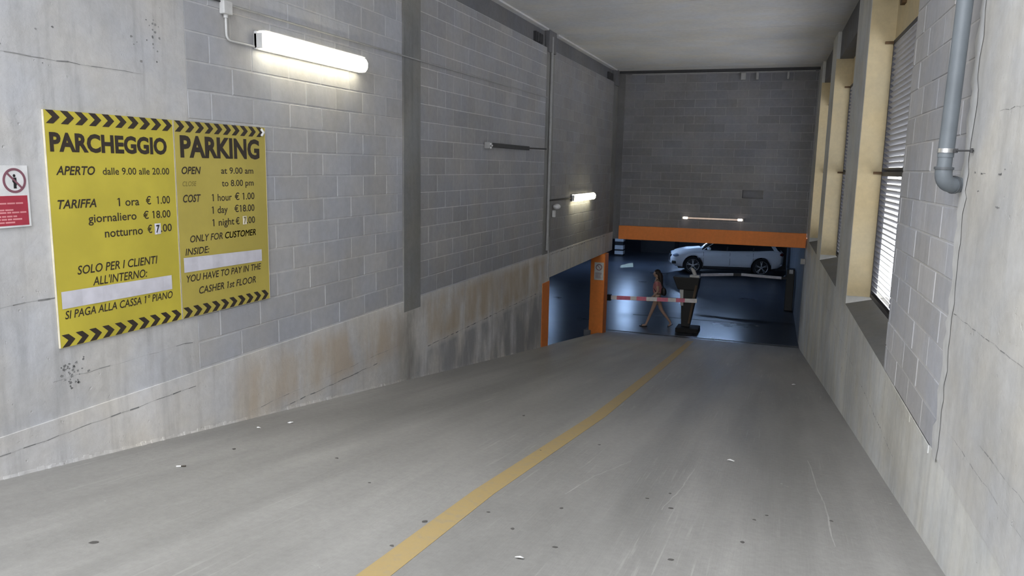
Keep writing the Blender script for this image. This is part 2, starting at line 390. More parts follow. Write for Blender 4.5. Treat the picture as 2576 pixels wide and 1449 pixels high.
# block factories
def block_mesh(name, lx, ly, lz, mat, ch=.004):
    """face towards +x; lx thickness, ly length, lz height"""
    y, z = ly/2, lz/2
    vs = [(-lx,-y,-z),(-lx,y,-z),(-lx,y,z),(-lx,-y,z),(-ch,-y,-z),(-ch,y,-z),(-ch,y,z),(-ch,-y,z),(0,-y+ch,-z+ch),(0,y-ch,-z+ch),(0,y-ch,z-ch),(0,-y+ch,z-ch)]
    fs = [(8,9,10,11),(4,5,9,8),(5,6,10,9),(6,7,11,10),(7,4,8,11),(0,1,5,4),(1,2,6,5),(2,3,7,6),(3,0,4,7)]
    me = bpy.data.meshes.new(name); me.from_pydata(vs, [], fs); me.materials.append(mat); return me
def panel_blocks(parent, y0, y1, z0, z1, L, H, mat, place, gap=.011, off=0, jit=.0015, skip=()):
    cache = {}; n = 0; row = 0; z = z0
    while z < z1-.03:
        h = min(H, z1-z); y = y0 - (L/2 if (row+off) % 2 else 0)
        while y < y1-.01:
            a = max(y, y0); b = min(y+L, y1)
            if b-a > .05 and (row, round((a-y0)/L)) not in skip:
                key = (round(b-a, 3), round(h, 3))
                if key not in cache: cache[key] = block_mesh('block', .05, b-a-gap, h-gap, mat)
                o = bpy.data.objects.new('block', cache[key]); COL.objects.link(o); o.parent = parent
                loc, rz = place((a+b)/2, z+h/2, random.uniform(-jit, jit)); pl = parent.location
                o.location = (loc[0]-pl[0], loc[1]-pl[1], loc[2]-pl[2]); o.rotation_euler.z = rz; n += 1
            y += L
        z += H; row += 1
    return n
ZT = E+2.12
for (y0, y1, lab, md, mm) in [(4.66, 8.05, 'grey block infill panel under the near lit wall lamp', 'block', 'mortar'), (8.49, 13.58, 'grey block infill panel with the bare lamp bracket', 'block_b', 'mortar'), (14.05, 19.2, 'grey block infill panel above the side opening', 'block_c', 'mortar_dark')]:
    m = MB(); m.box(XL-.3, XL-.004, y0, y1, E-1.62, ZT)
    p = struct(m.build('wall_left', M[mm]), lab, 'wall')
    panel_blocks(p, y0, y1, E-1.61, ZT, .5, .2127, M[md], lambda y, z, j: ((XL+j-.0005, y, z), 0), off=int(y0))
# top beam with pale lip and dark corbels
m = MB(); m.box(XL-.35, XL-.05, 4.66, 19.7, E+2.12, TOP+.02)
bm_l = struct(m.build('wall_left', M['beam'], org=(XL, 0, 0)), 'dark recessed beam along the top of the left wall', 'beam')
m = MB(); m.box(-.06, .05, 4.66, 13.5, TOP-.03, TOP+.0); m.box(-.06, .05, 14.1, 19.3, TOP-.03, TOP)
m.build('lip', M['ceil'], bm_l)
for y in (13.0, 18.7):
    m = MB()
    for k_ in range(3): m.box(-.05, .03, y-.05+k_*.11, y+.02+k_*.11, E+2.13+.0, E+2.28)
    m.box(-.05, .0, y-.08, y+.28, E+2.12, E+2.3); m.build('corbel', M['corbel'], bm_l)
for y in (13.58, 19.2):
    m = MB(); m.box(-.05, .04, y, y+.44, E+2.05, TOP); m.build('corbel', M['beam'], bm_l, bevel=.01)

# --- back wall
m = MB(); hx0, hx1, hz0, hz1 = XL+.18+3.0, XL+.18+3.5, E-1.45+4*.1985, E-1.45+5*.1985
for b_ in ((XL-.1, hx0, E-1.45, E+2.45), (hx1, xr(YB)+.1, E-1.45, E+2.45), (hx0, hx1, E-1.45, hz0), (hx0, hx1, hz1, E+2.45)): m.box(b_[0], b_[1], YB+.005, YB+.3, b_[2], b_[3])
m.box(hx0-.05, hx1+.05, YB+.3, YB+.34, hz0-.05, hz1+.05)
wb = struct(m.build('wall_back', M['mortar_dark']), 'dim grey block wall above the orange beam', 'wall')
Zb0 = E-1.45
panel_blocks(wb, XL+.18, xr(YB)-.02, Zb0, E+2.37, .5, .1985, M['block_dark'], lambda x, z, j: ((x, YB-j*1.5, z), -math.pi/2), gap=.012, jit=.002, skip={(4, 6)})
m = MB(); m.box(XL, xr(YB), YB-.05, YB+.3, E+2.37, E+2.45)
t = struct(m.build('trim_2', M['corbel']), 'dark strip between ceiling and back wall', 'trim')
m = MB(); m.box(XL+.35, xr(YB)-.1, YB-.03, YB+.0, E+2.335, E+2.355)
tag(m.build('pale_conduit', M['conduit'], None), 'thin pale pipe along the top of the back wall', 'pipe')
o = bpy.data.objects['pale_conduit']; o.name = 'ceiling_pipe'
for x, wd in ((-1.25, .12), (-.9, .06), (-.2, .05)):
    m = MB(); m.box(x, x+wd, YB-.08, YB-.0, E+2.16, E+2.335); q = m.build('pipe_clip', M['conduit'], None, bevel=.01)
    q.parent = o; q.matrix_parent_inverse = Matrix.Translation(-Vector(o.location))
# orange beam (lintel)
m = MB(); m.box(XL+.17, xr(YB)-.02, YB-.06, YB+.45, E-1.80, E-1.45)
struct(m.build('trim_3', M['orange'], bevel=.01), 'orange painted steel lintel across the garage opening', 'beam')
m = MB(); m.box(XL-.3, XL+.18, YB, YB+.35, E-1.80, E+2.45)
struct(m.build('wall_back', M['beam']), 'grey corner pier at the left end of the back wall', 'wall')

# --- right wall
m = MB()
n = 18
for i in range(n):
    a = -2.5+(YB+2.8)*i/n; b = -2.5+(YB+2.8)*(i+1)/n
    if i and False: pass
    za, zb = max(zramp(a), 0)-.3, max(zramp(b), 0)-.3
    m.hexa([(xr(a),a,za),(xr(a)+.45,a,za),(xr(b)+.45,b,zb),(xr(b),b,zb),(xr(a),a,E-1.575),(xr(a)+.45,a,E-1.575),(xr(b)+.45,b,E-1.575),(xr(b),b,E-1.575)])
lw = struct(m.build('wall_right', M['lowwall'], org=(0, 0, 0)), 'streaky cast concrete low wall along the right of the ramp', 'wall')
XR = lambda y: xr(y)-.0015
cracks(lw, [(6.0,19.5,E-2.05,XR,.012),(9.5,19,E-1.85,XR,.006)])
m = MB(); boxR(m, -2.5, 4.72, -.006, .45, E-1.575, E+8)  # upper part raised out of view to block the sun
rp = struct(m.build('wall_right', M['pier_r'], org=(0, 0, 0)), 'pale cast concrete pier nearest the camera on the right', 'wall')
XR2 = lambda y: xr(y)-.0078
cracks(rp, [(2.8,4.65,E-.74,XR2,.010),(2.5,3.9,E-1.22,XR2,.006),(3.0,4.2,E+.30,XR2,.005),(2.9,4.5,E-1.35,XR2,.005)])
for (y, z, w_) in [(4.52,E+.018,.03),(4.36,E+.012,.09),(4.07,E+.01,.05),(4.42,E-.075,.03),(4.05,E-.14,.07),(4.25,E-.77,.02),(4.0,E+.03,.02)]:
    m = crack(rp, jag(y-w_/2, y+w_/2, z, XR2, 3, .002), .012, CR); m.build('chip', CR, rp)
# block panel
m = MB(); boxR(m, 4.72, 6.80, .004, .45, E-1.575, E+8)  # also raised out of view as a sun block
bp = struct(m.build('wall_right', M['mortar']), 'pale block panel behind the grey drainpipe', 'wall')
RZ = math.pi + math.atan(.02512)
panel_blocks(bp, 4.72, 6.80, E-1.64+.06, E+2.6, .5, .2, M['block_r'], lambda y, z, j: ((xr(y)+.0+j, y, z), RZ), gap=.01, jit=.003)
m = MB()
for (y0, y1) in [(4.9, 5.5), (5.5, 6.3), (6.3, 6.79)]:
    boxR(m, y0, y1, -.012*random.random()-.002, .01, E-1.62-.012*random.random(), E-1.575)
o = m.build('mortar_lip', M['lowwall']); o.parent = bp; o.matrix_parent_inverse = Matrix.Translation(-Vector(bp.location)); 
m = MB(); z = E-1.6; vs = []
while z < E+2.4:
    a = 4.66+random.uniform(-.035, .02); b = 4.78+random.uniform(-.03, .07); vs += [(xr(a)-.010, a, z), (xr(b)-.0045, b, z)]; z += random.uniform(.03, .12)
m.add(vs, [(i*2, i*2+1, i*2+3, i*2+2) for i in range(len(vs)//2-1)])
m.v = [(v[0]-bp.location[0], v[1]-bp.location[1], v[2]-bp.location[2]) for v in m.v]
tag(m.build('plaster_seam', plain('pale plaster', (.60,.60,.60), .85, var=.08), bp), 'pale ragged plaster seam')
# piers between windows
piers = [(10.05, 11.5, 'grey cast pier between the two nearest louvred windows'), (14.95, 15.95, 'narrow pier between second and third window'), (18.75, YB, 'last pier of the right wall beside the back wall')]
for (y0, y1, lab) in piers:
    m = MB(); boxR(m, y0, y1, 0, .45, E-1.575, E+2.45)
    p = struct(m.build('wall_right', M['lowwall'], org=(0, 0, 0)), lab, 'wall')
    m = MB(); boxR(m, y0-.012, y0, .004, .30, E-1.47, E+1.97)
    tag(m.build('reveal', M['cream'], p), 'cream painted window reveal')
# near reveal of window 1
wins = [(6.80, 10.05), (11.5, 14.95), (15.95, 18.75)]
BH = .06
bl = MB(); bl.hexa([(-.029,-.5,.016),(.029,-.5,-.020),(.029,.5,-.020),(-.029,.5,.016),(-.029,-.5,.019),(.029,-.5,-.017),(.029,.5,-.017),(-.029,.5,.019)])
bl.v = [(v[0]*1.0, v[1], v[2]*1.25) for v in bl.v]
blme = bl.mesh('louvre_blade'); blme.materials.append(M['blade'])
for i, (y0, y1) in enumerate(wins):
    m = MB(); boxR(m, y0, y1, .0, .45, E-1.575, E-1.570, None, E-1.46)
    s_ = struct(m.build('trim_%d' % (4+i), M['sill'], org=(0, 0, 0)), ['dark sloping sill under the nearest louvred window', 'dark sill under the middle louvred window', 'dark sill under the farthest louvred window'][i], 'sill')
    # head
    m = MB(); boxR(m, y0, y1, .06, .45, E+1.97, E+2.45)
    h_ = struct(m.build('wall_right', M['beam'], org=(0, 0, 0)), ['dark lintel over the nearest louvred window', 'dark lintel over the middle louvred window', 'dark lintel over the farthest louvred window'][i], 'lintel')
    m = MB(); boxR(m, y0, y1, .275, .45, E+1.52, E+1.97); tag(m.build('head_panel', M['cream'], h_), 'cream painted panel above the louvres')
    t = empty('window_%d' % (i+1), (xr((y0+y1)/2)+.29, (y0+y1)/2, E-1.47), ['nearest window of dark horizontal louvres with bright slots', 'middle louvred window in the right wall', 'farthest louvred window beside the back wall'][i], 'window')
    t['kind'] = 'structure'; t.rotation_euler.z = math.atan(.02512)
    L = y1-y0-.03; ZL = 2.98
    for (a, b, c, d, nm) in [(-L/2, -L/2+.05, 0, ZL, 'frame'), (L/2-.05, L/2, 0, ZL, 'frame'), (-L/2, L/2, 0, .05, 'frame'), (-L/2, L/2, ZL-.05, ZL, 'frame'), (-L/2, L/2, 1.445, 1.495, 'transom')]:
        m = MB(); m.box(-.03, .035, a, b, c, d); m.build(nm, M['frame_dark'], t, bevel=.003)
    for yy in (-L/6, L/6):
        m = MB(); m.box(.03, .045, yy-.012, yy+.012, 0, ZL); m.build('stay', M['frame_dark'], t)
    z = .075
    while z < ZL-.06:
        if not 1.42 < z < 1.51:
            o = bpy.data.objects.new('louvre_blade', blme); COL.objects.link(o); o.parent = t; o.location = (0, 0, z); o.scale = (1, L-.1, 1)
        z += BH
    for zz in (2.955, 1.48):
        m = MB(); m.box(-.12, -.02, L/2-.035, L/2-.012, zz-.015, zz+.015); m.build('bracket', M['rust'], t, bevel=.003)
    if i == 0:
        m = MB(); m.box(-.06, -.01, L/2-.6, L/2-.45, 3.28, 3.36); m.build('bracket', M['rust'], t, bevel=.003)

# --- ceiling of precast planks
m = MB(); m.box(XL-.4, 1.5, 3.4, YB+.3, TOP+.05, TOP+6)  # thick unseen mass above the planks, added to stop the sun
ce = struct(m.build('ceiling', M['beam'], org=(0, 0, 0)), 'flat concrete plank ceiling over the ramp with an added sun-blocking mass above', 'ceiling')
y = 3.4
pm = {}
while y < YB-.02:
    d = min(1.2, YB-y)
    m = MB(); m.box(XL-.05, xr(y+d/2)+.10, y+.006, y+d-.006, TOP+random.uniform(-.003, .003), TOP+.06); m.build('plank', M['ceil'], ce, bevel=.004)
    y += d
# --- garage shell
GC = 2.46
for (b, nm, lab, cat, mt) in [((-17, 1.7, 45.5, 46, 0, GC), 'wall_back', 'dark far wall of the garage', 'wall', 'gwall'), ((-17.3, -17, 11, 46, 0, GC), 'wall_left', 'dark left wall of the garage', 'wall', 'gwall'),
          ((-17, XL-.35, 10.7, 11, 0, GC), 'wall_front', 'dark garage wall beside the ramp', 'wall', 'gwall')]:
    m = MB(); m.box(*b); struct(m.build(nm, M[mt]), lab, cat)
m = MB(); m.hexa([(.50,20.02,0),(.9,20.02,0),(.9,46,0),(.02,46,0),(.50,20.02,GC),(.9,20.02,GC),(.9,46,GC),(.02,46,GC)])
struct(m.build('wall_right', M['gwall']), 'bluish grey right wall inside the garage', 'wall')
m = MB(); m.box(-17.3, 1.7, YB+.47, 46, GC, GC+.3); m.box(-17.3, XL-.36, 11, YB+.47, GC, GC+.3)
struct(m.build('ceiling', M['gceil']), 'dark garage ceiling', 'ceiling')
# orange pillar between the two openings
m = MB(); m.box(-4.50, -4.14, 18.55, 18.95, 0, E-2.10)
pil = struct(m.build('trim_7', M['orange'], org=(-4.32, 18.75, 0), bevel=.012), 'orange painted pillar between side opening and barrier', 'pillar')
m = MB(); m.box(-.30, -.12, -.24, .10, -.002, .16); m.build('plinth', M['gwall'], pil, bevel=.01)
# columns in the garage
def band_column(x, y, label):
    t = empty('garage_column', (x, y, 0), label, 'column'); t['kind'] = 'structure'
    m = MB(); m.box(-.2, .2, -.2, .2, 0, GC); m.build('shaft', M['black'], t, bevel=.01)
    for a, b in ((.08, .25), (.32, .52), (.70, .90), (1.02, 1.5)):
        m = MB(); m.box(-.21, .21, -.21, .21, a, b); m.build('band', M['white_dirty'], t, bevel=.004)
band_column(-7.55, 37.0, 'column with white bands at the far left of the garage')
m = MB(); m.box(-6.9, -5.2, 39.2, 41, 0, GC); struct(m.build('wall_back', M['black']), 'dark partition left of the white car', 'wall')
m = MB(); m.box(-.35, .15, 34.9, 35.6, 0, GC); struct(m.build('wall_back', M['black']), 'black stand-in for the dark area behind the tail of the white car', 'column')  # black box added to stand in for darkness behind the car

# ------------------------------------------------------------------ lettering
CAPS = {}
def text_mesh(txt, bold, shear):
    if bold and 'M' in txt:                     # the offset outline of M closes up: thicken it with shifted copies
        me = text_mesh(txt, 0, shear); b_ = bmesh.new()
        for dx, dy in ((-1, -1), (1, -1), (1, 1), (-1, 1)):
            c_ = me.copy(); c_.transform(Matrix.Translation((dx*bold*.8, dy*bold*.8, 0))); b_.from_mesh(c_)
        b_.to_mesh(me); b_.free(); return me
    c = bpy.data.curves.new('t', 'FONT'); c.body = txt; c.size = 1; c.shear = shear; c.offset = bold; c.extrude = 0; c.resolution_u = 3
    o = bpy.data.objects.new('t', c); COL.objects.link(o)
    dg = bpy.context.evaluated_depsgraph_get(); me = bpy.data.meshes.new_from_object(o.evaluated_get(dg))
    bpy.data.objects.remove(o); return me
def capheight():
    me = text_mesh('H', 0, 0); return max(v.co.y for v in me.vertices)
CAPH = capheight()
def write(parent, txt, y0, y1, z, h, X, mat, bold=.012, shear=0, name='lettering', face='x'):
    me = text_mesh(txt, bold, shear); xs = [v.co.x for v in me.vertices]; x0, x1 = min(xs), max(xs)
    sx = (y1-y0)/(x1-x0); sy = h/CAPH; pl = parent.location
    pre = ''
    for wd_ in txt.split(' '):
        if wd_:
            end = max(v.co.x for v in text_mesh(pre+wd_, bold, shear).vertices); mw = text_mesh(wd_, bold, shear)
            sh_ = end-max(v.co.x for v in mw.vertices)
            bmw = bmesh.new(); bmw.from_mesh(mw)
            for i_, c_ in enumerate(wd_):        # digit one gets its flag
                if c_ == '1':
                    e1 = max(v.co.x for v in text_mesh(wd_[:i_+1], bold, shear).vertices); one = text_mesh('1', bold, shear).vertices
                    e0 = e1-(max(v.co.x for v in one)-min(v.co.x for v in one)); st_ = .0 if not shear else shear*CAPH*.85
                    q_ = [bmw.verts.new((e0+dx+st_*.0+(shear*CAPH*.9), CAPH*dy, 0)) for dx, dy in ((.03, 1.02), (-.12, .90), (-.12, .79), (.03, .88))]
                    bmw.faces.new(q_)
            bmw.to_mesh(mw); bmw.free()
            for v in mw.vertices:
                a = y0+(v.co.x+sh_-x0)*sx; b = z+v.co.y*sy; v.co = (X-pl[0], a-pl[1], b-pl[2])
            o = bpy.data.objects.new(name, mw); COL.objects.link(o); mw.materials.clear(); mw.materials.append(mat); o.parent = parent
        pre += wd_+' '
    return o
XS = XL+.014       # sign face
def sign_board(y0, y1, label, mat):
    m = MB(); m.box(XL+.004, XS, y0, y1, E-1.18, E+.285)
    s_ = m.build('parking_sign', mat, org=(XL+.004, (y0+y1)/2, E-1.18)); tag(s_, label, 'sign')
    for a in (y0, y1-.004):
        m = MB(); m.box(XL+.002, XS+.001, a, a+.004, E-1.18, E+.285); m.v = [(v[0]-s_.location[0], v[1]-s_.location[1], v[2]-s_.location[2]) for v in m.v]
        m.build('edging', M['edge'], s_)
    return s_
s1 = sign_board(3.455, 4.49, 'yellow board headed PARCHEGGIO, the left one of the pair', M['signyel'])
s2 = sign_board(4.494, 5.535, 'yellow board headed PARKING, the right one of the pair', M['signyel2'])
ch = MB(); cw, cdx, chh = .050, .046, .040
ch.prism([(0,chh),(cw,chh),(cw+cdx,0),(cw,-chh),(0,-chh),(cdx,0)], lambda p, s: (0 if s else .0015, p[0], p[1]))
chme = ch.mesh('chevron'); chme.materials.append(M['ink'])
for sg, y0, n in ((s1, 3.470, 10), (s2, 4.505, 10)):
    for k_ in range(n):
        for z in (E+.245, E-1.138):
            o = bpy.data.objects.new('chevron', chme); COL.objects.link(o); o.parent = sg
            o.location = (XS-sg.location[0], y0+k_*.1015-sg.location[1], z-sg.location[2])
X1 = XS+.0012
W1 = [('PARCHEGGIO',3.485,4.420,4.243,.104,.042,0),('APERTO',3.513,3.797,4.097,.052,.02,.25),('dalle 9.00 alle 20.00',3.856,4.431,4.097,.045,.008,0),
 ('TARIFFA',3.509,3.791,3.890,.052,.02,.25),('1 ora',3.969,4.143,3.888,.053,.01,0),('€  1.00',4.202,4.425,3.890,.053,.01,0),
 ('giornaliero',3.722,4.112,3.791,.053,.01,0),('€ 18.00',4.172,4.423,3.790,.051,.01,0),('notturno',3.842,4.160,3.687,.055,.01,0),
 ('€',4.203,4.245,3.689,.053,.01,0),('.00',4.325,4.429,3.689,.053,.01,0),
 ('SOLO PER I CLIENTI',3.615,4.279,3.468,.054,.012,.2),("ALL'INTERNO:",3.725,4.178,3.383,.054,.010,.2),('SI PAGA ALLA CASSA 1° PIANO',3.504,4.405,3.198,.050,.012,.2)]
W2 = [('PARKING',4.549,5.450,4.228,.145,.040,0),('OPEN',4.553,4.752,4.100,.052,.02,.25),('at 9.00 am',4.974,5.363,4.101,.049,.008,0),('to 8.00 pm',4.977,5.362,4.002,.049,.008,0),
 ('COST',4.554,4.739,3.891,.054,.02,.25),('1 hour',4.869,5.087,3.889,.054,.01,0),('€ 1.00',5.123,5.368,3.890,.054,.01,0),('1 day',4.863,5.033,3.793,.054,.01,0),
 ('€18.00',5.113,5.363,3.792,.054,.01,0),('1 night',4.864,5.106,3.694,.054,.01,0),('€',5.123,5.17,3.692,.053,.01,0),('.00',5.262,5.365,3.692,.053,.01,0),
 ('ONLY FOR CUSTOMER',4.607,5.371,3.588,.050,.013,.2),('INSIDE:',4.552,4.807,3.494,.050,.010,.2),('YOU HAVE TO PAY IN THE',4.551,5.425,3.290,.051,.013,.2),('CASHER 1st FLOOR',4.676,5.351,3.185,.053,.012,.2)]
for sg, W in ((s1, W1), (s2, W2)):
    for (t_, a, b, z, h, bo, sh) in W: write(sg, t_, a, b, z, h, X1, M['ink'], bo, sh)
write(s2, 'CLOSE', 4.556, 4.699, 4.010, .035, X1, M['ink_faint'], 0, .2)
def strip(sg, y0, y1, za0, za1, zb0, zb1, mat, nm, lab, th=.0018):
    m = MB(); pl = sg.location; n = 12; vs = []
    for i in range(n+1):
        f = i/n; y = y0+(y1-y0)*f; x = X1+th+.0015*math.sin(i*2.1)+.001*math.sin(i*5)
        vs += [(x-pl[0], y-pl[1], za0+(za1-za0)*f-pl[2]), (x+.001-pl[0], y-pl[1], (za0+zb0)/2+((za1+zb1)-(za0+zb0))/2*f-pl[2]), (x-pl[0], y-pl[1], zb0+(zb1-zb0)*f-pl[2])]
    m.add(vs, [(i*3+j, i*3+3+j, i*3+4+j, i*3+1+j) for i in range(n) for j in range(2)])
    return tag(m.build(nm, mat, sg), lab)
strip(s1, 3.487, 4.402, 3.265, 3.262, 3.374, 3.366, M['strippaper'], 'masking_strip', 'blank white strip stuck over the print')
strip(s2, 4.530, 5.437, 3.366, 3.360, 3.478, 3.459, M['strippaper'], 'masking_strip', 'wrinkled blank white strip stuck over the print')
strip(s1, 4.265, 4.322, 3.674, 3.676, 3.752, 3.752, M['strippaper'], 'price_patch', 'small white patch with a 7')
strip(s2, 5.207, 5.257, 3.686, 3.686, 3.754, 3.754, M['edge'], 'price_patch', 'small pale patch with a 7')
write(s1, '7', 4.276, 4.310, 3.688, .052, X1+.0052, M['black'], .02, .1)
write(s2, '7', 5.218, 5.247, 3.694, .052, X1+.0052, M['ink_faint'], .02, 0)
m = MB(); m.tube([(X1+.002-s2.location[0], 5.478-s2.location[1], E+.272-s2.location[2]), (X1+.018-s2.location[0], 5.492-s2.location[1], E+.245-s2.location[2]), (X1+.004-s2.location[0], 5.480-s2.location[1], E+.215-s2.location[2])], .011, 8)
tag(m.build('peeled_corner', M['white'], s2), 'peeled white corner of the film')
# prohibition sign
m = MB(); m.prism([(2.72, 3.79), (3.328, 3.797), (3.328, 4.152), (2.72, 4.152)], lambda p, s: (XL+.004 if s else XL+.012, p[0], p[1]))
ps = m.build('prohibition_sign', M['white'], org=(XL+.004, 3.03, 3.79)); tag(ps, 'white and red no-pedestrians sign at the left edge', 'sign')
pl = ps.location
def onps(m): m.v = [(v[0]-pl[0], v[1]-pl[1], v[2]-pl[2]) for v in m.v]; return m
m = MB(); m.box(XL+.011, XL+.0132, 2.74, 3.314, 3.806, 3.978); onps(m).build('red_panel', M['red'], ps)
def ring(parent, X, cy, cz, r0, r1, mat, face='x'):
    m = MB(); n = 40; vs = []
    for i in range(n):
        a = i*2*math.pi/n
        for r in (r0, r1):
            for dx in (0, .0015):
                p = (X+dx, cy+r*math.cos(a), cz+r*math.sin(a)) if face == 'x' else (cy+r*math.cos(a), X-dx, cz+r*math.sin(a))
                vs.append((p[0]-parent.location[0], p[1]-parent.location[1], p[2]-parent.location[2]))
    fs = []
    for i in range(n):
        a = i*4; b = ((i+1) % n)*4
        fs += [(a+1, b+1, b+3, a+3), (a, a+1, b+1, b), (a+2, b+2, b+3, a+3)]
    m.add(vs, fs); return m.build('ring', mat, parent)
ring(ps, XL+.012, 3.242, 4.065, .058, .072, M['maroon'])
m = MB(); c45 = .048
m.prism([(3.242-c45-.004, 4.065+c45-.004), (3.242-c45+.004, 4.065+c45+.004), (3.242+c45+.004, 4.065-c45+.004), (3.242+c45-.004, 4.065-c45-.004)], lambda p, s: (XL+.012 if s else XL+.0142, p[0], p[1])); onps(m).build('diagonal_bar', M['maroon'], ps)
m = MB(); kk = lambda p, s: (XL+.012 if s else XL+.0136, p[0], p[1])
m.prism([(3.242+.008*math.cos(i*math.pi/5), 4.093+.009*math.sin(i*math.pi/5)) for i in range(10)], kk)
m.prism([(3.230,4.082),(3.254,4.082),(3.256,4.05),(3.251,4.03),(3.253,4.020),(3.235,4.020),(3.236,4.05),(3.229,4.06)], kk); onps(m).build('pedestrian_figure', M['black'], ps)
m = MB()
for (a, b, z) in [(2.80, 3.283, 3.930), (2.80, 3.22, 3.892), (2.80, 3.300, 3.877), (2.80, 3.24, 3.855), (2.80, 3.27, 3.838), (2.80, 3.225, 3.820)]:
    y = b
    while y > a:
        l_ = random.uniform(.02, .07); m.box(XL+.0131, XL+.0138, y-l_, y, z, z+.009); y -= l_+.006
tag(onps(m).build('small_print', M['pinkink'], ps), 'illegible pale small print', kind='stuff')
# sign on the orange pillar
m = MB(); m.box(-4.40, -4.165, 18.535, 18.549, E-2.75, E-2.31)
sp = m.build('pillar_sign', M['white_dirty'], org=(-4.283, 18.549, E-2.75), bevel=.002); tag(sp, 'small white notice with round symbol on the orange pillar', 'sign')
ring(sp, 18.534, -4.283, E-2.43, .062, .08, M['maroon'], 'y')
m = MB(); m.prism([(-.048, .318-.006+.055), (-.04, .318+.006+.052), (.048, .318-.04), (.04, .318-.048)], lambda p, s: (p[0], -.0145 if s else -.0165, p[1])); m.build('diagonal_bar', M['maroon'], sp)
m = MB()
for z in (.05, .08, .11, .14, .17): m.box(-.09, .08-random.random()*.04, -.0155, -.0145, z, z+.010)
tag(m.build('small_print', M['maroon'], sp), 'illegible small print', kind='stuff')

# ------------------------------------------------------------------ lamps, conduits on the left wall
def wall_lamp(y0, y1, z, label, mat):
    t = empty('wall_lamp', (XL, (y0+y1)/2, z), label, 'lamp', None); h = (y1-y0)/2
    m = MB(); m.box(.0, .036, -h, h, -.07, .078); m.build('base', M['white'], t, bevel=.008)
    m = MB(); m.box(.036, .10, -h+.02, h-.02, .076, .084); m.build('hood', M['white'], t)  # top ledge added to cut light thrown up the wall
    m = MB(); prof = [(.035,-.058),(.07,-.074),(.115,-.068),(.14,-.035),(.145,.02),(.125,.06),(.09,.075),(.035,.06)]
    n = len(prof); st = [(-h+.02, .80), (-h+.035, .95), (-h+.07, 1), (h-.07, 1), (h-.035, .95), (h-.02, .80)]
    vs = [(.03+(p[0]-.03)*k_, y, p[1]*k_) for (y, k_) in st for p in prof]
    fs = [(i*n+j, i*n+(j+1) % n, (i+1)*n+(j+1) % n, (i+1)*n+j) for i in range(len(st)-1) for j in range(n)] + [tuple(range(n)), tuple(range((len(st)-1)*n, len(st)*n))]
    m.add(vs, fs, False); m.build('diffuser', mat, t, bevel=.006)
    for y in (-h+.0, h-.02):
        m = MB(); m.box(.0, .085, y, y+.02, -.06, .06); m.build('end_cap', M['white_dirty'], t, bevel=.004)
    return t
wall_lamp(5.44, 7.08, E+.985, 'brightly lit fluorescent wall lamp above the parking boards', M['lamp'])
wall_lamp(15.45, 17.15, E-.62, 'small lit fluorescent wall lamp above the side opening', M['lampfar'])
# unlit bare lamp bracket
t = empty('bare_lamp_batten', (XL, 11.6, E+.30), 'dark unlit lamp batten with bare end on the left wall', 'lamp')
m = MB(); m.box(0, .05, -.9, .95, -.02, .045); m.build('batten', M['conduit_dark'], t, bevel=.005)
m = MB(); m.box(.0, .09, -1.02, -.90, -.045, .05); m.build('lampholder', M['conduit'], t, bevel=.012)
for dy, dz in ((-.99, .02), (-.93, .0), (-.985, -.035)):
    m = MB(); m.ball((.095, dy, dz), .014, 8, 6); m.build('contact', M['white'], t)
# junction box and conduits
t = empty('junction_box', (XL, 5.09, E+1.17), 'white square junction box above the lit wall lamp', 'junction box')
m = MB(); m.box(0, .05, -.05, .05, -.045, .055); m.build('case', M['white_dirty'], t, bevel=.008)
m = MB(); m.tube([(.02,0,-.07),(.02,0,-.045)], .018, 10); m.build('gland', M['white_dirty'], t)
def cond(name, pts, r, mat, label, cat='conduit', n=8):
    m = MB(); m.tube(pts, r, n); o = m.build(name, mat); return tag(o, label, cat)
Xc = XL+.02
def arc(p0, c, p1, n=5):
    p0, c, p1 = Vector(p0), Vector(c), Vector(p1)
    return [tuple((1-f)**2*p0+2*f*(1-f)*c+f*f*p1) for f in [i/n for i in range(n+1)]]
cond('conduit', [(Xc,5.09,E+1.10),(Xc,5.09,E+1.0)]+arc((Xc,5.09,E+.99),(Xc,5.09,E+.94),(Xc,5.14,E+.935))+[(Xc,5.42,E+.935)], .0095, M['white_dirty'], 'bent white conduit from junction box to lit lamp')
cond('conduit', [(XL+.012,-2,E+1.215),(XL+.012,5.04,E+1.215)], .007, M['conduit_dark'], 'thin cable entering the junction box from the left')
cond('conduit', [(XL+.024,5.14,E+1.205),(XL+.024,9,E+1.222),(XL+.012,13.6,E+1.25)], .009, M['conduit'], 'long thin cable conduit running along the left wall')
cond('conduit', [(XL+.03,13.78,TOP-.1),(XL+.03,13.78,E-1.55)], .026, M['conduit'], 'pale vertical conduit down the dark narrow column', n=10)
cond('conduit', [(XL+.02,13.90,E-1.3),(XL+.02,13.90,E-2.1)], .018, M['conduit'], 'short lower conduit near the orange wall end')
cond('conduit', [(Xc,13.9,E-.615),(Xc,15.5,E-.62)], .016, M['conduit_dark'], 'dark conduit feeding the small lit lamp')
cond('conduit', [(Xc,12.55,E+.315),(Xc,13.6,E+.33)], .012, M['conduit_dark'], 'dark conduit feeding the unlit batten')
t = empty('sensor', (XL+.02, 14.13, E-.77), 'white round sensor above a small box on the narrow column', 'sensor')
m = MB(); m.ball((.07, .03, .03), (.07, .11, .055), 14, 8); m.build('dome', M['white'], t)
m = MB(); m.box(-.01, .05, -.03, .05, -.17, -.04); m.build('box', M['white_dirty'], t, bevel=.01)
m = MB(); m.tube([(.0,.03,.03),(.05,.03,.03)], .03, 10); m.build('mount', M['conduit'], t)
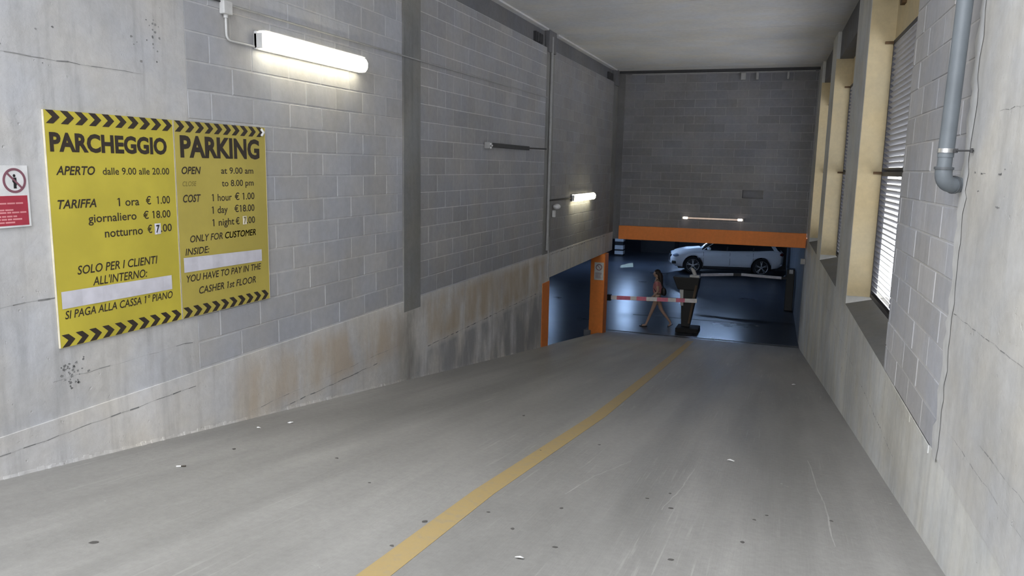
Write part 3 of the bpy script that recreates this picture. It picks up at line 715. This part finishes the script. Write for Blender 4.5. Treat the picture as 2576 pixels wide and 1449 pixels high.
# back wall lamp
t = empty('tube_batten', (-1.71, YB-.0, E-1.20), 'failing tube batten glowing at both ends above the orange beam', 'lamp')
m = MB(); m.box(-.74, .74, -.05, .0, -.01, .035); m.build('batten', M['conduit_dark'], t, bevel=.005)
m = MB(); m.tube([(-.60,-.075,.015),(.60,-.075,.015)], .02, 12); m.build('tube', M['tube_dim'], t)
for x in (-.66, .66):
    m = MB(); m.tube([(x-.06,-.075,.015),(x-.045,-.075,.015),(x+.045,-.075,.015),(x+.06,-.075,.015)], [.02,.03,.03,.02], 12); m.build('tube_end', M['tube_end'], t)
for x in (-.74, .74):
    m = MB(); m.box(x-.012, x+.012, -.11, .0, -.03, .05); m.build('end_cap', M['conduit'], t, bevel=.004)

# ------------------------------------------------------------------ drainpipe
py, po = 4.72, -.10; px_ = xr(4.72)+po
t = empty('drainpipe', (px_-.012, py, E-.005), 'grey plastic drainpipe ending in an elbow on the right block panel', 'pipe')
rp_ = .040; t.rotation_euler.y = .018
M['pvc_dark'] = plain('dark pipe collar', (.10,.11,.12), .5)
m = MB(); m.tube([(0,0,.10),(0,0,3.2)], rp_, 24); m.build('pipe', M['pvc'], t)
m = MB(); m.tube([(0,0,.03),(0,0,.12)], rp_-.003, 24); m.build('socket', M['pvc'], t, bevel=.002)
m = MB(); m.tube([(0,0,.05)]+arc((0,0,.03),(0,-.0,-.045),(.06,.045,-.045), 8)+[(.09,.068,-.045)], rp_+.003, 24); m.build('elbow', M['pvc'], t)
m = MB(); m.tube([(0,0,.035),(0,0,.048)], rp_+.009, 24); m.build('collar', M['pvc_dark'], t)
m = MB(); m.tube([(.058,.043,-.045),(.068,.051,-.045)], rp_+.009, 24); m.build('collar', M['pvc_dark'], t)
t2 = bpy.data.objects.new('clamp', None); COL.objects.link(t2); t2.parent = t; t2.location = (0, 0, .135); tag(t2, 'shiny metal clamp with a dark rod to the wall')
m = MB(); m.tube([(0,0,-.011),(0,0,.011)], rp_+.004, 24); m.build('band', M['steel'], t2)
m = MB(); m.tube([(.03,-.02,0),(.102,-.13,-.0)], .0045, 8); m.tube([(.096,-.13,-.012),(.096,-.13,.012)], .006, 8); m.build('rod', M['conduit_dark'], t2)
m = MB(); m.box(.03,.05,-.04,-.01,-.011,.011); m.build('lug', M['conduit_dark'], t2, bevel=.003)

# ------------------------------------------------------------------ barrier at the pillar
t = empty('boom_barrier', (-4.2, 19.62, E-3.35), 'red and white barrier arm reaching from the orange pillar', 'barrier')
segs = [(0,.12,'w'),(.12,.52,'r'),(.52,.74,'r'),(.74,.98,'w'),(.98,1.25,'r'),(1.25,1.5,'w'),(1.5,1.75,'r'),(1.75,2.2,'w')]
segs = [(0,.17,'w'),(.17,.52,'r'),(.52,.68,'w'),(.68,.93,'r'),(.93,1.2,'w'),(1.2,1.48,'r'),(1.48,1.68,'w'),(1.68,1.9,'r'),(1.9,2.2,'w')]
dz = .03/2.2
for (a, b, c) in segs:
    m = MB(); m.hexa([(a,a*.13-.02,-.05+a*dz),(b,b*.13-.02,-.05+b*dz),(b,b*.13+.02,-.05+b*dz),(a,a*.13+.02,-.05+a*dz),(a,a*.13-.02,.05+a*dz),(b,b*.13-.02,.05+b*dz),(b,b*.13+.02,.05+b*dz),(a,a*.13+.02,.05+a*dz)])
    m.build('red_band' if c == 'r' else 'white_band', M['barred' if c == 'r' else 'barwhite'], t)
m = MB(); m.box(-.08, .02, -.06, .06, -.08, .08); m.box(-.12, -.06, -.9, .06, -.03, .03); m.build('hinge', M['black'], t, bevel=.005)
# ticket kiosk
t = empty('ticket_kiosk', (-2.22, 20.25, 0), 'dark ticket kiosk standing at the end of the barrier arm', 'kiosk')
m = MB(); m.box(-.30, .28, -.30, .30, 0, .12); m.build('plinth', plain('kerb', (.012,.012,.014), .8), t, bevel=.02)
m = MB(); m.hexa([(-.17,-.16,.14),(.04,-.16,.14),(.04,.16,.14),(-.17,.16,.14),(-.22,-.16,1.15),(.20,-.16,1.15),(.20,.16,1.15),(-.22,.16,1.15)]); m.build('column', M['black'], t, bevel=.01)
m = MB(); m.hexa([(-.30,-.2,1.12),(.21,-.2,1.12),(.21,.2,1.12),(-.30,.2,1.12),(-.44,-.22,1.45),(.24,-.22,1.45),(.24,.22,1.45),(-.44,.22,1.45)]); m.build('head', M['black'], t, bevel=.015)
m = MB(); m.hexa([(-.21,-.19,.70),(-.14,-.19,.70),(-.14,-.165,.70),(-.21,-.165,.70),(-.245,-.19,1.12),(-.155,-.19,1.12),(-.155,-.165,1.12),(-.245,-.165,1.12)]); tag(m.build('white_panel', M['white_dirty'], t), 'white upright strip')
m = MB(); m.hexa([(.0,-.20,.24),(.05,-.20,.24),(.05,-.16,.24),(.0,-.16,.24),(.14,-.24,1.27),(.20,-.24,1.27),(.20,-.16,1.27),(.14,-.16,1.27)]); tag(m.build('edge_strip', M['amber'], t), 'worn amber strip down the edge')
m = MB(); m.tube([(.0,-.0,1.68),(.06,0,1.6),(.10,0,1.50)], [.03,.05,.05], 8); m.box(-.02,.22,-.1,.1,1.45,1.50); tag(m.build('lamp_head', M['white_dirty'], t), 'small white fitting on top')
# second barrier
t = empty('boom_barrier', (-2.42, 24.5, .98), 'two white bars of the exit barrier in front of the car', 'barrier')
for (a, b, za, zb) in [(0.03, 1.02, -.03, .05), (1.25, 2.43, .065, .035)]:
    m = MB(); m.hexa([(a,-.02,za-.04),(b,-.02,zb-.04),(b,.02,zb-.04),(a,.02,za-.04),(a,-.02,za+.04),(b,-.02,zb+.04),(b,.02,zb+.04),(a,.02,za+.04)]); m.build('white_band', M['barwhite'], t)
m = MB(); m.box(1.02, 1.25, -.018, .018, .01, .09); m.build('dark_band', M['black'], t); m = MB(); m.box(2.43, 2.50, -.03, .03, .0, .07); m.build('dark_band', M['black'], t)
t = empty('barrier_housing', (.27, 24.75, 0), 'dark barrier housing against the right garage wall', 'barrier')
m = MB(); m.box(-.13, .12, -.2, .2, 0, 1.28); m.build('cabinet', M['black'], t, bevel=.02)
m = MB(); m.box(-.05, .06, -.215, -.2, 1.15, 1.28); tag(m.build('beacon', M['white_dirty'], t, bevel=.01), 'pale square beacon')
m = MB(); m.tube([(-.15,-.22,1.02),(-.15,.05,1.02)], .05, 12); m.build('hub', M['conduit_dark'], t)
# small white switch boxes at the end of the right wall
t = empty('switch_box', (.50, 19.58, E-2.18), 'small pale box at the end of the right wall by the opening', 'switch box')
m = MB(); m.box(-.09, .02, -.05, .05, 0, .13); m.build('case', M['conduit'], t, bevel=.008)
m = MB(); m.box(-.085, .0, -.056, -.05, .02, .11); m.build('cover', M['conduit'], t)

# ------------------------------------------------------------------ garage lights (behind the lintel, above the floor)
def glamp(x, y, L, label, rz=0, k=1):
    t = empty('ceiling_lamp', (x, y, GC-.08), label, 'lamp', 'cool fluorescent lamps under the garage ceiling', rz)
    m = MB(); m.box(-L/2, L/2, -.05, .05, .02, .08); m.build('housing', M['white'], t)
    m = MB(); m.tube([(-L/2+.03,0,-.01),(L/2-.03,0,-.01)], .03*k, 10); m.build('tube', M['gtube'], t)
    return t
for x, y, L, rz, w_ in [(-6.4, 33.0, 2.2, math.pi/2, 'left of the white car'), (-4.9, 40.6, 1.4, 0, 'behind the nose of the white car'), (-2.0, 27.2, 1.4, 0, 'added between exit barrier and white car to brighten the car'), (-8.5, 22.0, 1.4, math.pi/2, 'above the floor seen through the side opening'),  # tube in front of the white car is added to brighten its side
    (-9.5, 30.0, 1.4, 0, 'deep in the left of the garage')]:
    glamp(x, y, L, k={-6.4: 2.2, -2.0: .9}.get(x, 1), rz=rz, label='cool tube lamp under the garage ceiling '+w_)
# litter on the ramp
def scrap(x, y, s_, label, nm='paper_scrap', mat=None, rz=0, seed=1, grp=None):
    r = random.Random(seed); m = MB(); z0 = zramp(y)
    k = 7; vs = [(s_*1.2*math.cos(i*2*math.pi/k)*r.uniform(.6, 1.2), s_*.55*math.sin(i*2*math.pi/k)*r.uniform(.6, 1.3), .004+r.uniform(0, .012)) for i in range(k)]
    vs = [(v[0], v[1], v[2]-.143*v[1]) for v in vs]
    m.add(vs + [(0, 0, .016)] + [(v[0], v[1], v[2]-.003) for v in vs], [(i, (i+1) % k, k) for i in range(k)] + [(i, k+1+i, k+1+(i+1) % k, (i+1) % k) for i in range(k)])
    o = m.build(nm, mat or M['paper'], org=(0, 0, 0)); o.location = (x, y, z0); o.rotation_euler.z = rz; return tag(o, label, 'litter', grp)
scrap(-1.12, 3.36, .022, 'white paper scrap lowest in the frame, right of the yellow line', rz=.2, seed=3)
scrap(-.28, 6.18, .035, 'white paper scrap on the middle of the right lane', rz=-.2, seed=4)
scrap(-3.84, 5.26, .022, 'small white scrap close to the left wall footing', rz=.5, seed=5)
scrap(-3.92, 4.95, .014, 'tiny pale flake beside the left footing', rz=.1, seed=6, nm='flake')
scrap(-.42+.71, 11.86, .03, 'pale flake far down near the right wall', rz=.4, seed=8, nm='flake')
t = empty('cigarette_butt', (-3.6, 3.76, zramp(3.76)+.006), 'burnt cigarette butt lying on the ramp near the left wall', 'cigarette'); t.rotation_euler = (SLOPE, 0, .5)
m = MB(); m.tube([(-.03,0,0),(.0,0,0)], .0045, 8); m.build('paper', M['paper'], t)
m = MB(); m.tube([(.0,0,0),(.03,0,0)], .0046, 8); m.build('filter', plain('burnt filter', (.06,.05,.04), .8), t)
for (x, y) in ((-1.0, 23.3), (-1.6, 20.9)):
    pass
o = scrap(-.52, 21.7, .05, 'white scrap on the dark garage floor', seed=9); o.location.z = .002

# ------------------------------------------------------------------ white car
def smooth(a, b, t): t = max(0, min(1, (t-a)/(b-a))); return t*t*(3-2*t)
def lerp_tab(tab, x):
    for (x0, v0), (x1, v1) in zip(tab, tab[1:]):
        if x <= x1: f = (x-x0)/(x1-x0); return v0+(v1-v0)*max(0, f)
    return tab[-1][1]
def make_car():
    t = empty('car', (-2.29, 32.95, 0), 'white compact SUV parked side-on beyond the barriers', 'car')
    t.rotation_euler.z = math.pi + .20; t.scale = (.965,)*3
    half = [(-2.32,.70),(-2.2,.84),(-1.9,.91),(-1,.94),(1,.94),(1.7,.92),(2.05,.84),(2.25,.68),(2.32,.5)]
    zbot = [(-2.32,.46),(-2.1,.32),(-1.8,.28),(1.8,.26),(2.1,.28),(2.32,.40)]
    zsh = [(-2.32,.95),(-2.1,1.06),(-1.5,1.04),(.9,.97),(1.4,.94),(2.0,.82),(2.2,.72),(2.32,.60)]
    ztop = [(-2.32,1.0),(-2.15,1.14),(-1.5,1.12),(.6,1.06),(1.0,1.06),(1.6,1.01),(2.05,.90),(2.22,.78),(2.32,.64)]
    st = [-2.32+4.64*i/40 for i in range(41)]
    paint = plain('white car paint', (.86,.86,.87), .25, var=.01)
    m = MB(); vs = []; n = 0
    for x in st:
        w_, b_, s_, tp = (lerp_tab(q, x) for q in (half, zbot, zsh, ztop))
        hp = [(0,b_),(w_*.80,b_),(w_*.95,b_+.06),(w_*.985,b_+(s_-b_)*.35),(w_*1.0,b_+(s_-b_)*.68),(w_*.985,s_-.06),(w_*.95,s_),(w_*.80,tp-.01),(w_*.45,tp+.02),(0,tp+.03)]
        full = hp + [(-p[0], p[1]) for p in reversed(hp[1:-1])]; n = len(full)
        vs += [(x, p[0], p[1]) for p in full]
    fs = [(i*n+j, i*n+(j+1) % n, (i+1)*n+(j+1) % n, (i+1)*n+j) for i in range(len(st)-1) for j in range(n)] + [tuple(range(n)), tuple(range((len(st)-1)*n, len(st)*n))]
    m.add(vs, fs, True); body = m.build('body', paint, t)
    # wheel arches cut
    WX = (1.40, -1.41); WR = .37
    for x in WX:
        c = MB(); c.tube([(x, -1.2, .36), (x, 1.2, .36)], .43, 32); co = c.build('cut', paint, t)
        bo = body.modifiers.new('b', 'BOOLEAN'); bo.object = co; bo.operation = 'DIFFERENCE'; bo.solver = 'EXACT'
        dg = bpy.context.evaluated_depsgraph_get(); me = bpy.data.meshes.new_from_object(body.evaluated_get(dg)); body.modifiers.clear(); body.data = me
        bpy.data.objects.remove(co)
    for s_ in body.data.polygons: s_.use_smooth = s_.area < .2
    # glasshouse
    gb = [(-2.12,.80),(-1.2,.86),(.4,.86),(1.02,.78)]
    roofz = [(-2.18,1.14),(-1.95,1.42),(-1.5,1.58),(-.6,1.64),(0,1.62),(.35,1.53),(1.05,1.07)]
    gst = [-2.16+3.2*i/24 for i in range(25)]
    def section(x, infl=0):
        wb_ = lerp_tab(gb, x)+infl; zr = lerp_tab(roofz, x)+infl; zb_ = 1.02; k_ = max(0, (zr-zb_)/.6); wt = wb_-.17*k_
        return [(wb_, zb_), (wb_-.06*k_, zb_+(zr-zb_)*.45), (wt, zr-.07*k_), (wt*.8, zr-.01), (0, zr+.01), (-wt*.8, zr-.01), (-wt, zr-.07*k_), (-wb_+.06*k_, zb_+(zr-zb_)*.45), (-wb_, zb_)]
    glass = plain('dark car glass', (.015,.018,.022), .06, var=.02)
    m = MB(); n = 9; vs = [(x, p[0], p[1]) for x in gst for p in section(x)]
    m.add(vs, [(i*n+j, i*n+j+1, (i+1)*n+j+1, (i+1)*n+j) for i in range(24) for j in range(n-1)], True); m.build('glasshouse', glass, t)
    m = MB(); n = 5; rst = [x for x in gst if -2.0 < x < .42]; vs = [(x, p[0], p[1]) for x in rst for p in section(x, .008)[2:7]]
    m.add(vs, [(i*n+j, i*n+j+1, (i+1)*n+j+1, (i+1)*n+j) for i in range(len(rst)-1) for j in range(n-1)], True); m.build('roof', paint, t)
    for sgn in (1, -1):
        for (xa, xb, wd) in ((1.0, .38, .05), (.02, -.05, .05), (-1.05, -1.12, .05), (-2.0, -1.75, .16)):
            m = MB(); pts = []
            for f in (0, .5, 1):
                x = xa+(xb-xa)*f; zr = lerp_tab(roofz, xb)-.06; z = 1.04+(zr-1.04)*f; y = sgn*(.865-.16*f+.004)
                pts.append((x, y, z))
            vs = []
            for p in pts: vs += [(p[0]-wd/2, p[1], p[2]), (p[0]+wd/2, p[1], p[2])]
            m.add(vs, [(0,1,3,2),(2,3,5,4)]); o = m.build('pillar', paint if xa != .02 and xa != -1.05 else M['black'], t)
            so = o.modifiers.new('s', 'SOLIDIFY'); so.thickness = .02
        m = MB(); m.tube([(.3, sgn*.62, 1.60), (0, sgn*.66, 1.68), (-1.5, sgn*.66, 1.66), (-1.75, sgn*.64, 1.58)], .018, 8); m.build('roof_rail', M['steel'], t)
        m = MB(); m.ball((.78, sgn*1.02, 1.10), (.08, .11, .075), 12, 8); o = m.build('mirror', paint, t)
        m = MB(); m.box(-1.0, .98, sgn*.90-.03, sgn*.90+.03, .24, .36); m.build('sill_trim', M['black'], t, bevel=.02)
        for x in (.98, -.10, -1.05):
            m = MB(); m.box(x-.005, x+.005, sgn*.925-.012, sgn*.925+.012, .42, .96); m.build('door_gap', M['black'], t)
        for x in (.06, -.92):
            m = MB(); m.tube([(x, sgn*.93, .86), (x+.02, sgn*.955, .86), (x+.14, sgn*.955, .86), (x+.16, sgn*.93, .86)], .012, 8); m.build('door_handle', paint, t)
        hl = plain('headlamp glass', (.35,.42,.55), .08, var=.05)
        m = MB(); m.ball((2.05, sgn*.70, .76), (.20, .14, .075), 14, 8); m.build('headlamp', hl, t)
        m = MB(); m.ball((-2.18, sgn*.72, .92), (.14, .14, .09), 12, 8); m.build('tail_lamp', plain('dark red lens', (.12,.008,.01), .2), t)
        m = MB(); m.box(2.08, 2.27, sgn*.66-.15, sgn*.66+.13, .40, .52); m.build('air_intake', M['black'], t, bevel=.03)
        m = MB(); m.ball((-2.18, sgn*.74, .47), (.10, .08, .035), 10, 6); m.build('reflector', M['barwhite'], t)
    m = MB(); m.box(2.20, 2.335, -.38, .38, .42, .74); m.build('grille', M['black'], t, bevel=.04)
    m = MB(); m.box(-2.0, 2.0, -.7, .7, .20, .45); m.build('underbody', M['black'], t, bevel=.03)
    rim = plain('alloy rim', (.55,.56,.58), .3, .7)
    for x in WX:
        for sgn in (1, -1):
            y = sgn*.80
            wv = MB(); prof = [(WR-.10, .11), (WR-.02, .11), (WR, .07), (WR, -.07), (WR-.02, -.11), (WR-.10, -.11)]
            n = 32; k_ = len(prof); vs = [(x+r*math.cos(i*2*math.pi/n), y+o_, .365+r*math.sin(i*2*math.pi/n)) for i in range(n) for (r, o_) in prof]
            wv.add(vs, [(i*k_+j, ((i+1) % n)*k_+j, ((i+1) % n)*k_+(j+1) % k_, i*k_+(j+1) % k_) for i in range(n) for j in range(k_)], True)
            wh = wv.build('wheel', M['rubber'], t)
            m = MB()
            for i in range(5):
                a = i*2*math.pi/5+.3; c_, s2_ = math.cos(a), math.sin(a); yo = y+sgn*.085
                for da in (-.14, .14):
                    c3, s3 = math.cos(a+da), math.sin(a+da)
                    m.tube([(x+.05*c_, yo+sgn*.005, .365+.05*s2_), (x+.265*c3, yo, .365+.265*s3)], [.022, .014], 6)
            m.tube([(x, yo-.02*sgn, .365), (x, yo+.025*sgn, .365)], .06, 14)
            n = 32; vs = [(x+r*math.cos(i*2*math.pi/n), yo+o_, .365+r*math.sin(i*2*math.pi/n)) for i in range(n) for (r, o_) in ((.285,0),(.255,0),(.255,-.02*sgn),(.285,-.02*sgn))]
            m.add(vs, [(i*4+j, ((i+1) % n)*4+j, ((i+1) % n)*4+(j+1) % 4, i*4+(j+1) % 4) for i in range(n) for j in range(4)], True)
            m.build('rim', rim, wh)
            m = MB(); m.tube([(x, y-sgn*.02, .365), (x, y+sgn*.02, .365)], .26, 24); m.build('brake_disc', M['black'], wh)
    return t
make_car()

# ------------------------------------------------------------------ person
def skin(name, verts, edges, mat, parent, sub=2, roots=(0,)):
    me = bpy.data.meshes.new(name); me.from_pydata([v[:3] for v in verts], edges, []); o = bpy.data.objects.new(name, me); COL.objects.link(o)
    md = o.modifiers.new('skin', 'SKIN'); md.use_smooth_shade = True
    sk = me.skin_vertices[0].data
    for i, v in enumerate(verts):
        r = v[3] if not isinstance(v[3], tuple) else v[3]
        sk[i].radius = r if isinstance(r, tuple) else (r, r)
        sk[i].use_root = i in roots
    ss = o.modifiers.new('sub', 'SUBSURF'); ss.levels = sub; ss.render_levels = sub
    dg = bpy.context.evaluated_depsgraph_get(); m2_ = bpy.data.meshes.new_from_object(o.evaluated_get(dg))
    bpy.data.objects.remove(o)
    o = bpy.data.objects.new(name, m2_); COL.objects.link(o); m2_.materials.clear(); m2_.materials.append(mat); o.parent = parent
    for p in m2_.polygons: p.use_smooth = True
    return o
def make_person():
    t = empty('person', (-3.10, 20.45, 0), 'long-haired person in pink top and short beige shorts walking left with a black bag', 'person')
    t.rotation_euler.z = math.pi + .05; t.scale = (.915,)*3      # local +x = walking direction
    sk = plain('skin', (.50,.33,.25), .55, var=.03)
    V = [(0,0,.92,(.15,.105)), (.0,0,1.06,(.125,.09)), (.01,0,1.22,(.145,.10)), (.01,0,1.34,(.13,.08)), (.02,0,1.42,(.055,.05)), (.035,0,1.48,(.05,.05)),   # 0-5
         (-.0,.085,.86,.088),(.12,.09,.50,.055),(.27,.085,.10,.034),(.30,.085,.045,.036),(.42,.09,.028,.024),       # 6-10 front leg
         (-.0,-.085,.86,.088),(-.13,-.09,.50,.055),(-.40,-.085,.16,.034),(-.42,-.085,.09,.036),(-.345,-.09,.03,.026),  # 11-15 rear leg
         (.01,.16,1.35,.052),(-.04,.20,1.10,.038),(.12,.19,.92,.027),(.18,.185,.865,.024),      # 16-19 near... arm forward
         (.01,-.16,1.35,.052),(-.10,-.20,1.10,.038),(-.05,-.22,.86,.027),(-.03,-.22,.80,.024)]   # 20-23
    Eg = [(0,1),(1,2),(2,3),(3,4),(4,5),(0,6),(6,7),(7,8),(8,9),(9,10),(0,11),(11,12),(12,13),(13,14),(14,15),(3,16),(16,17),(17,18),(18,19),(3,20),(20,21),(21,22),(22,23)]
    roots = [0]
    # fingers
    for (w_, d, side) in ((19, Vector((.75,0,-.66)), 1), (23, Vector((.25,0,-.97)), -1)):
        base = Vector(V[w_][:3]); up = d.cross(Vector((0,1,0))).normalized()
        palm = base + d*.045; V.append((palm[0], palm[1], palm[2], (.012, .036))); Eg.append((w_, len(V)-1))
        for k_, (off, ln) in enumerate(((-.030,.062),(-.011,.072),(.009,.068),(.027,.052))):
            a = base + d*.03 + up*off; b = a + d*(.03+ln*.5); c = b + d*ln*.45 + Vector((0, -side*.015, -.012))
            i0 = len(V); V += [(*a, .010), (*b, .009), (*c, .0075)]; Eg += [(i0, i0+1), (i0+1, i0+2)]; roots.append(i0)
        a = base + up*(-.015); b = a + up*(-.035)+d*.03; c = b + d*.03 + up*(-.006); i0 = len(V)
        V += [(*a, .012), (*b, .010), (*c, .008)]; Eg += [(i0, i0+1), (i0+1, i0+2)]; roots.append(i0)
    body = skin('body', V, Eg, sk, t, 2, tuple(roots))
    # head joined to the body mesh
    hd = MB(); hd.ball((.045,0,1.575), (.092,.075,.112), 24, 16)
    for i, v in enumerate(hd.v):
        x, y, z = v
        if z < 1.55 and x > .05: x += (1.55-z)*.10; y *= 1-(1.55-z)*2.2
        hd.v[i] = (x, y, z)
    hd.tube([(.128,0,1.60),(.150,0,1.565),(.132,0,1.552)], [.009,.014,.010], 8)
    for s_ in (1, -1): hd.ball((.03, s_*.075, 1.57), (.02, .010, .03), 8, 6)
    hm = hd.mesh('head'); bmx = bmesh.new(); bmx.from_mesh(body.data); bmx.from_mesh(hm); bmx.to_mesh(body.data); bmx.free()
    for p in body.data.polygons: p.use_smooth = True
    for s_ in (1, -1):
        m = MB(); m.ball((.124, s_*.030, 1.592), (.008,.014,.008), 8, 6); m.build('eye', M['white'], t)
        m = MB(); m.ball((.130, s_*.030, 1.592), (.004,.006,.006), 8, 6); m.build('iris', M['black'], t)
    m = MB(); m.ball((.132, 0, 1.523), (.008,.022,.007), 8, 6); m.build('mouth', plain('lips', (.35,.10,.10), .5), t)
    hair = plain('dark brown hair', (.025,.015,.012), .55, var=.3, nscale=60)
    hb = MB(); hb.ball((.025,0,1.60), (.105,.092,.112), 20, 14)
    for i, v in enumerate(hb.v):
        x, y, z = v
        if x > .075 and z < 1.645: x = .075+(x-.075)*.05
        if z < 1.56: x = min(x, .03) - .02
        hb.v[i] = (x, y, z)
    hb.tube([(-.03,0,1.60),(-.06,0,1.50),(-.075,0,1.38),(-.09,0,1.25),(-.095,0,1.17)], [.075,.08,.072,.055,.02], 14)
    hb.build('hair', hair, t)
    top = plain('salmon pink cloth', (.48,.20,.21), .85, var=.12, nscale=9)
    skin('top', [(0,0,.97,(.150,.115)),(0,0,1.06,(.138,.104)),(.01,0,1.22,(.158,.116)),(.01,0,1.34,(.136,.09)),(.015,0,1.385,(.075,.062)),(.01,.155,1.355,.062),(-.015,.185,1.22,.054),(.01,-.155,1.355,.062),(-.05,-.19,1.22,.054)],
         [(0,1),(1,2),(2,3),(3,4),(3,5),(5,6),(3,7),(7,8)], top, t)
    sh = plain('beige cloth', (.42,.34,.27), .85, var=.08)
    skin('shorts', [(0,0,.985,(.150,.112)),(0,0,.92,(.162,.118)),(.0,.088,.86,.098),(.035,.09,.74,.088),(0,-.088,.86,.098),(-.04,-.09,.74,.088)], [(0,1),(1,2),(2,3),(1,4),(4,5)], sh, t, roots=(1,))
    bagm = M['black']
    skin('bag', [(-.165,.05,1.20,(.045,.06)),(-.19,.05,1.08,(.065,.09)),(-.185,.05,.98,(.06,.085)),(-.18,.05,.95,(.03,.05))], [(0,1),(1,2),(2,3)], bagm, t)
    m = MB(); m.tube([(-.17,.07,1.2),(-.10,.12,1.36),(.0,.12,1.425),(.10,.09,1.33),(.10,.07,1.15),(.0,.14,1.0),(-.15,.10,1.0)], .012, 8); m.build('bag_strap', bagm, t)
    for (x, y, z, a) in ((.36,.088,.012,0), (-.385,-.088,.03,.55)):
        m = MB(); ca, sa = math.cos(a), math.sin(a)
        out = [(.12*math.cos(i*math.pi/8), .042*math.sin(i*math.pi/8)*(1.15 if math.cos(i*math.pi/8) > 0 else .85)) for i in range(16)]
        m.prism(out, lambda p, s: (x+p[0]*ca-(0 if s else .016)*sa*-1, y+p[1], z-p[0]*sa+(0 if s else .016)*ca-.010))
        m.tube([(x+.05*ca, y-.045, z-.05*sa+.01), (x+.04*ca, y, z-.04*sa+.052), (x+.05*ca, y+.045, z-.05*sa+.01)], .009, 6)
        m.build('sandal', M['black'], t)
make_person()
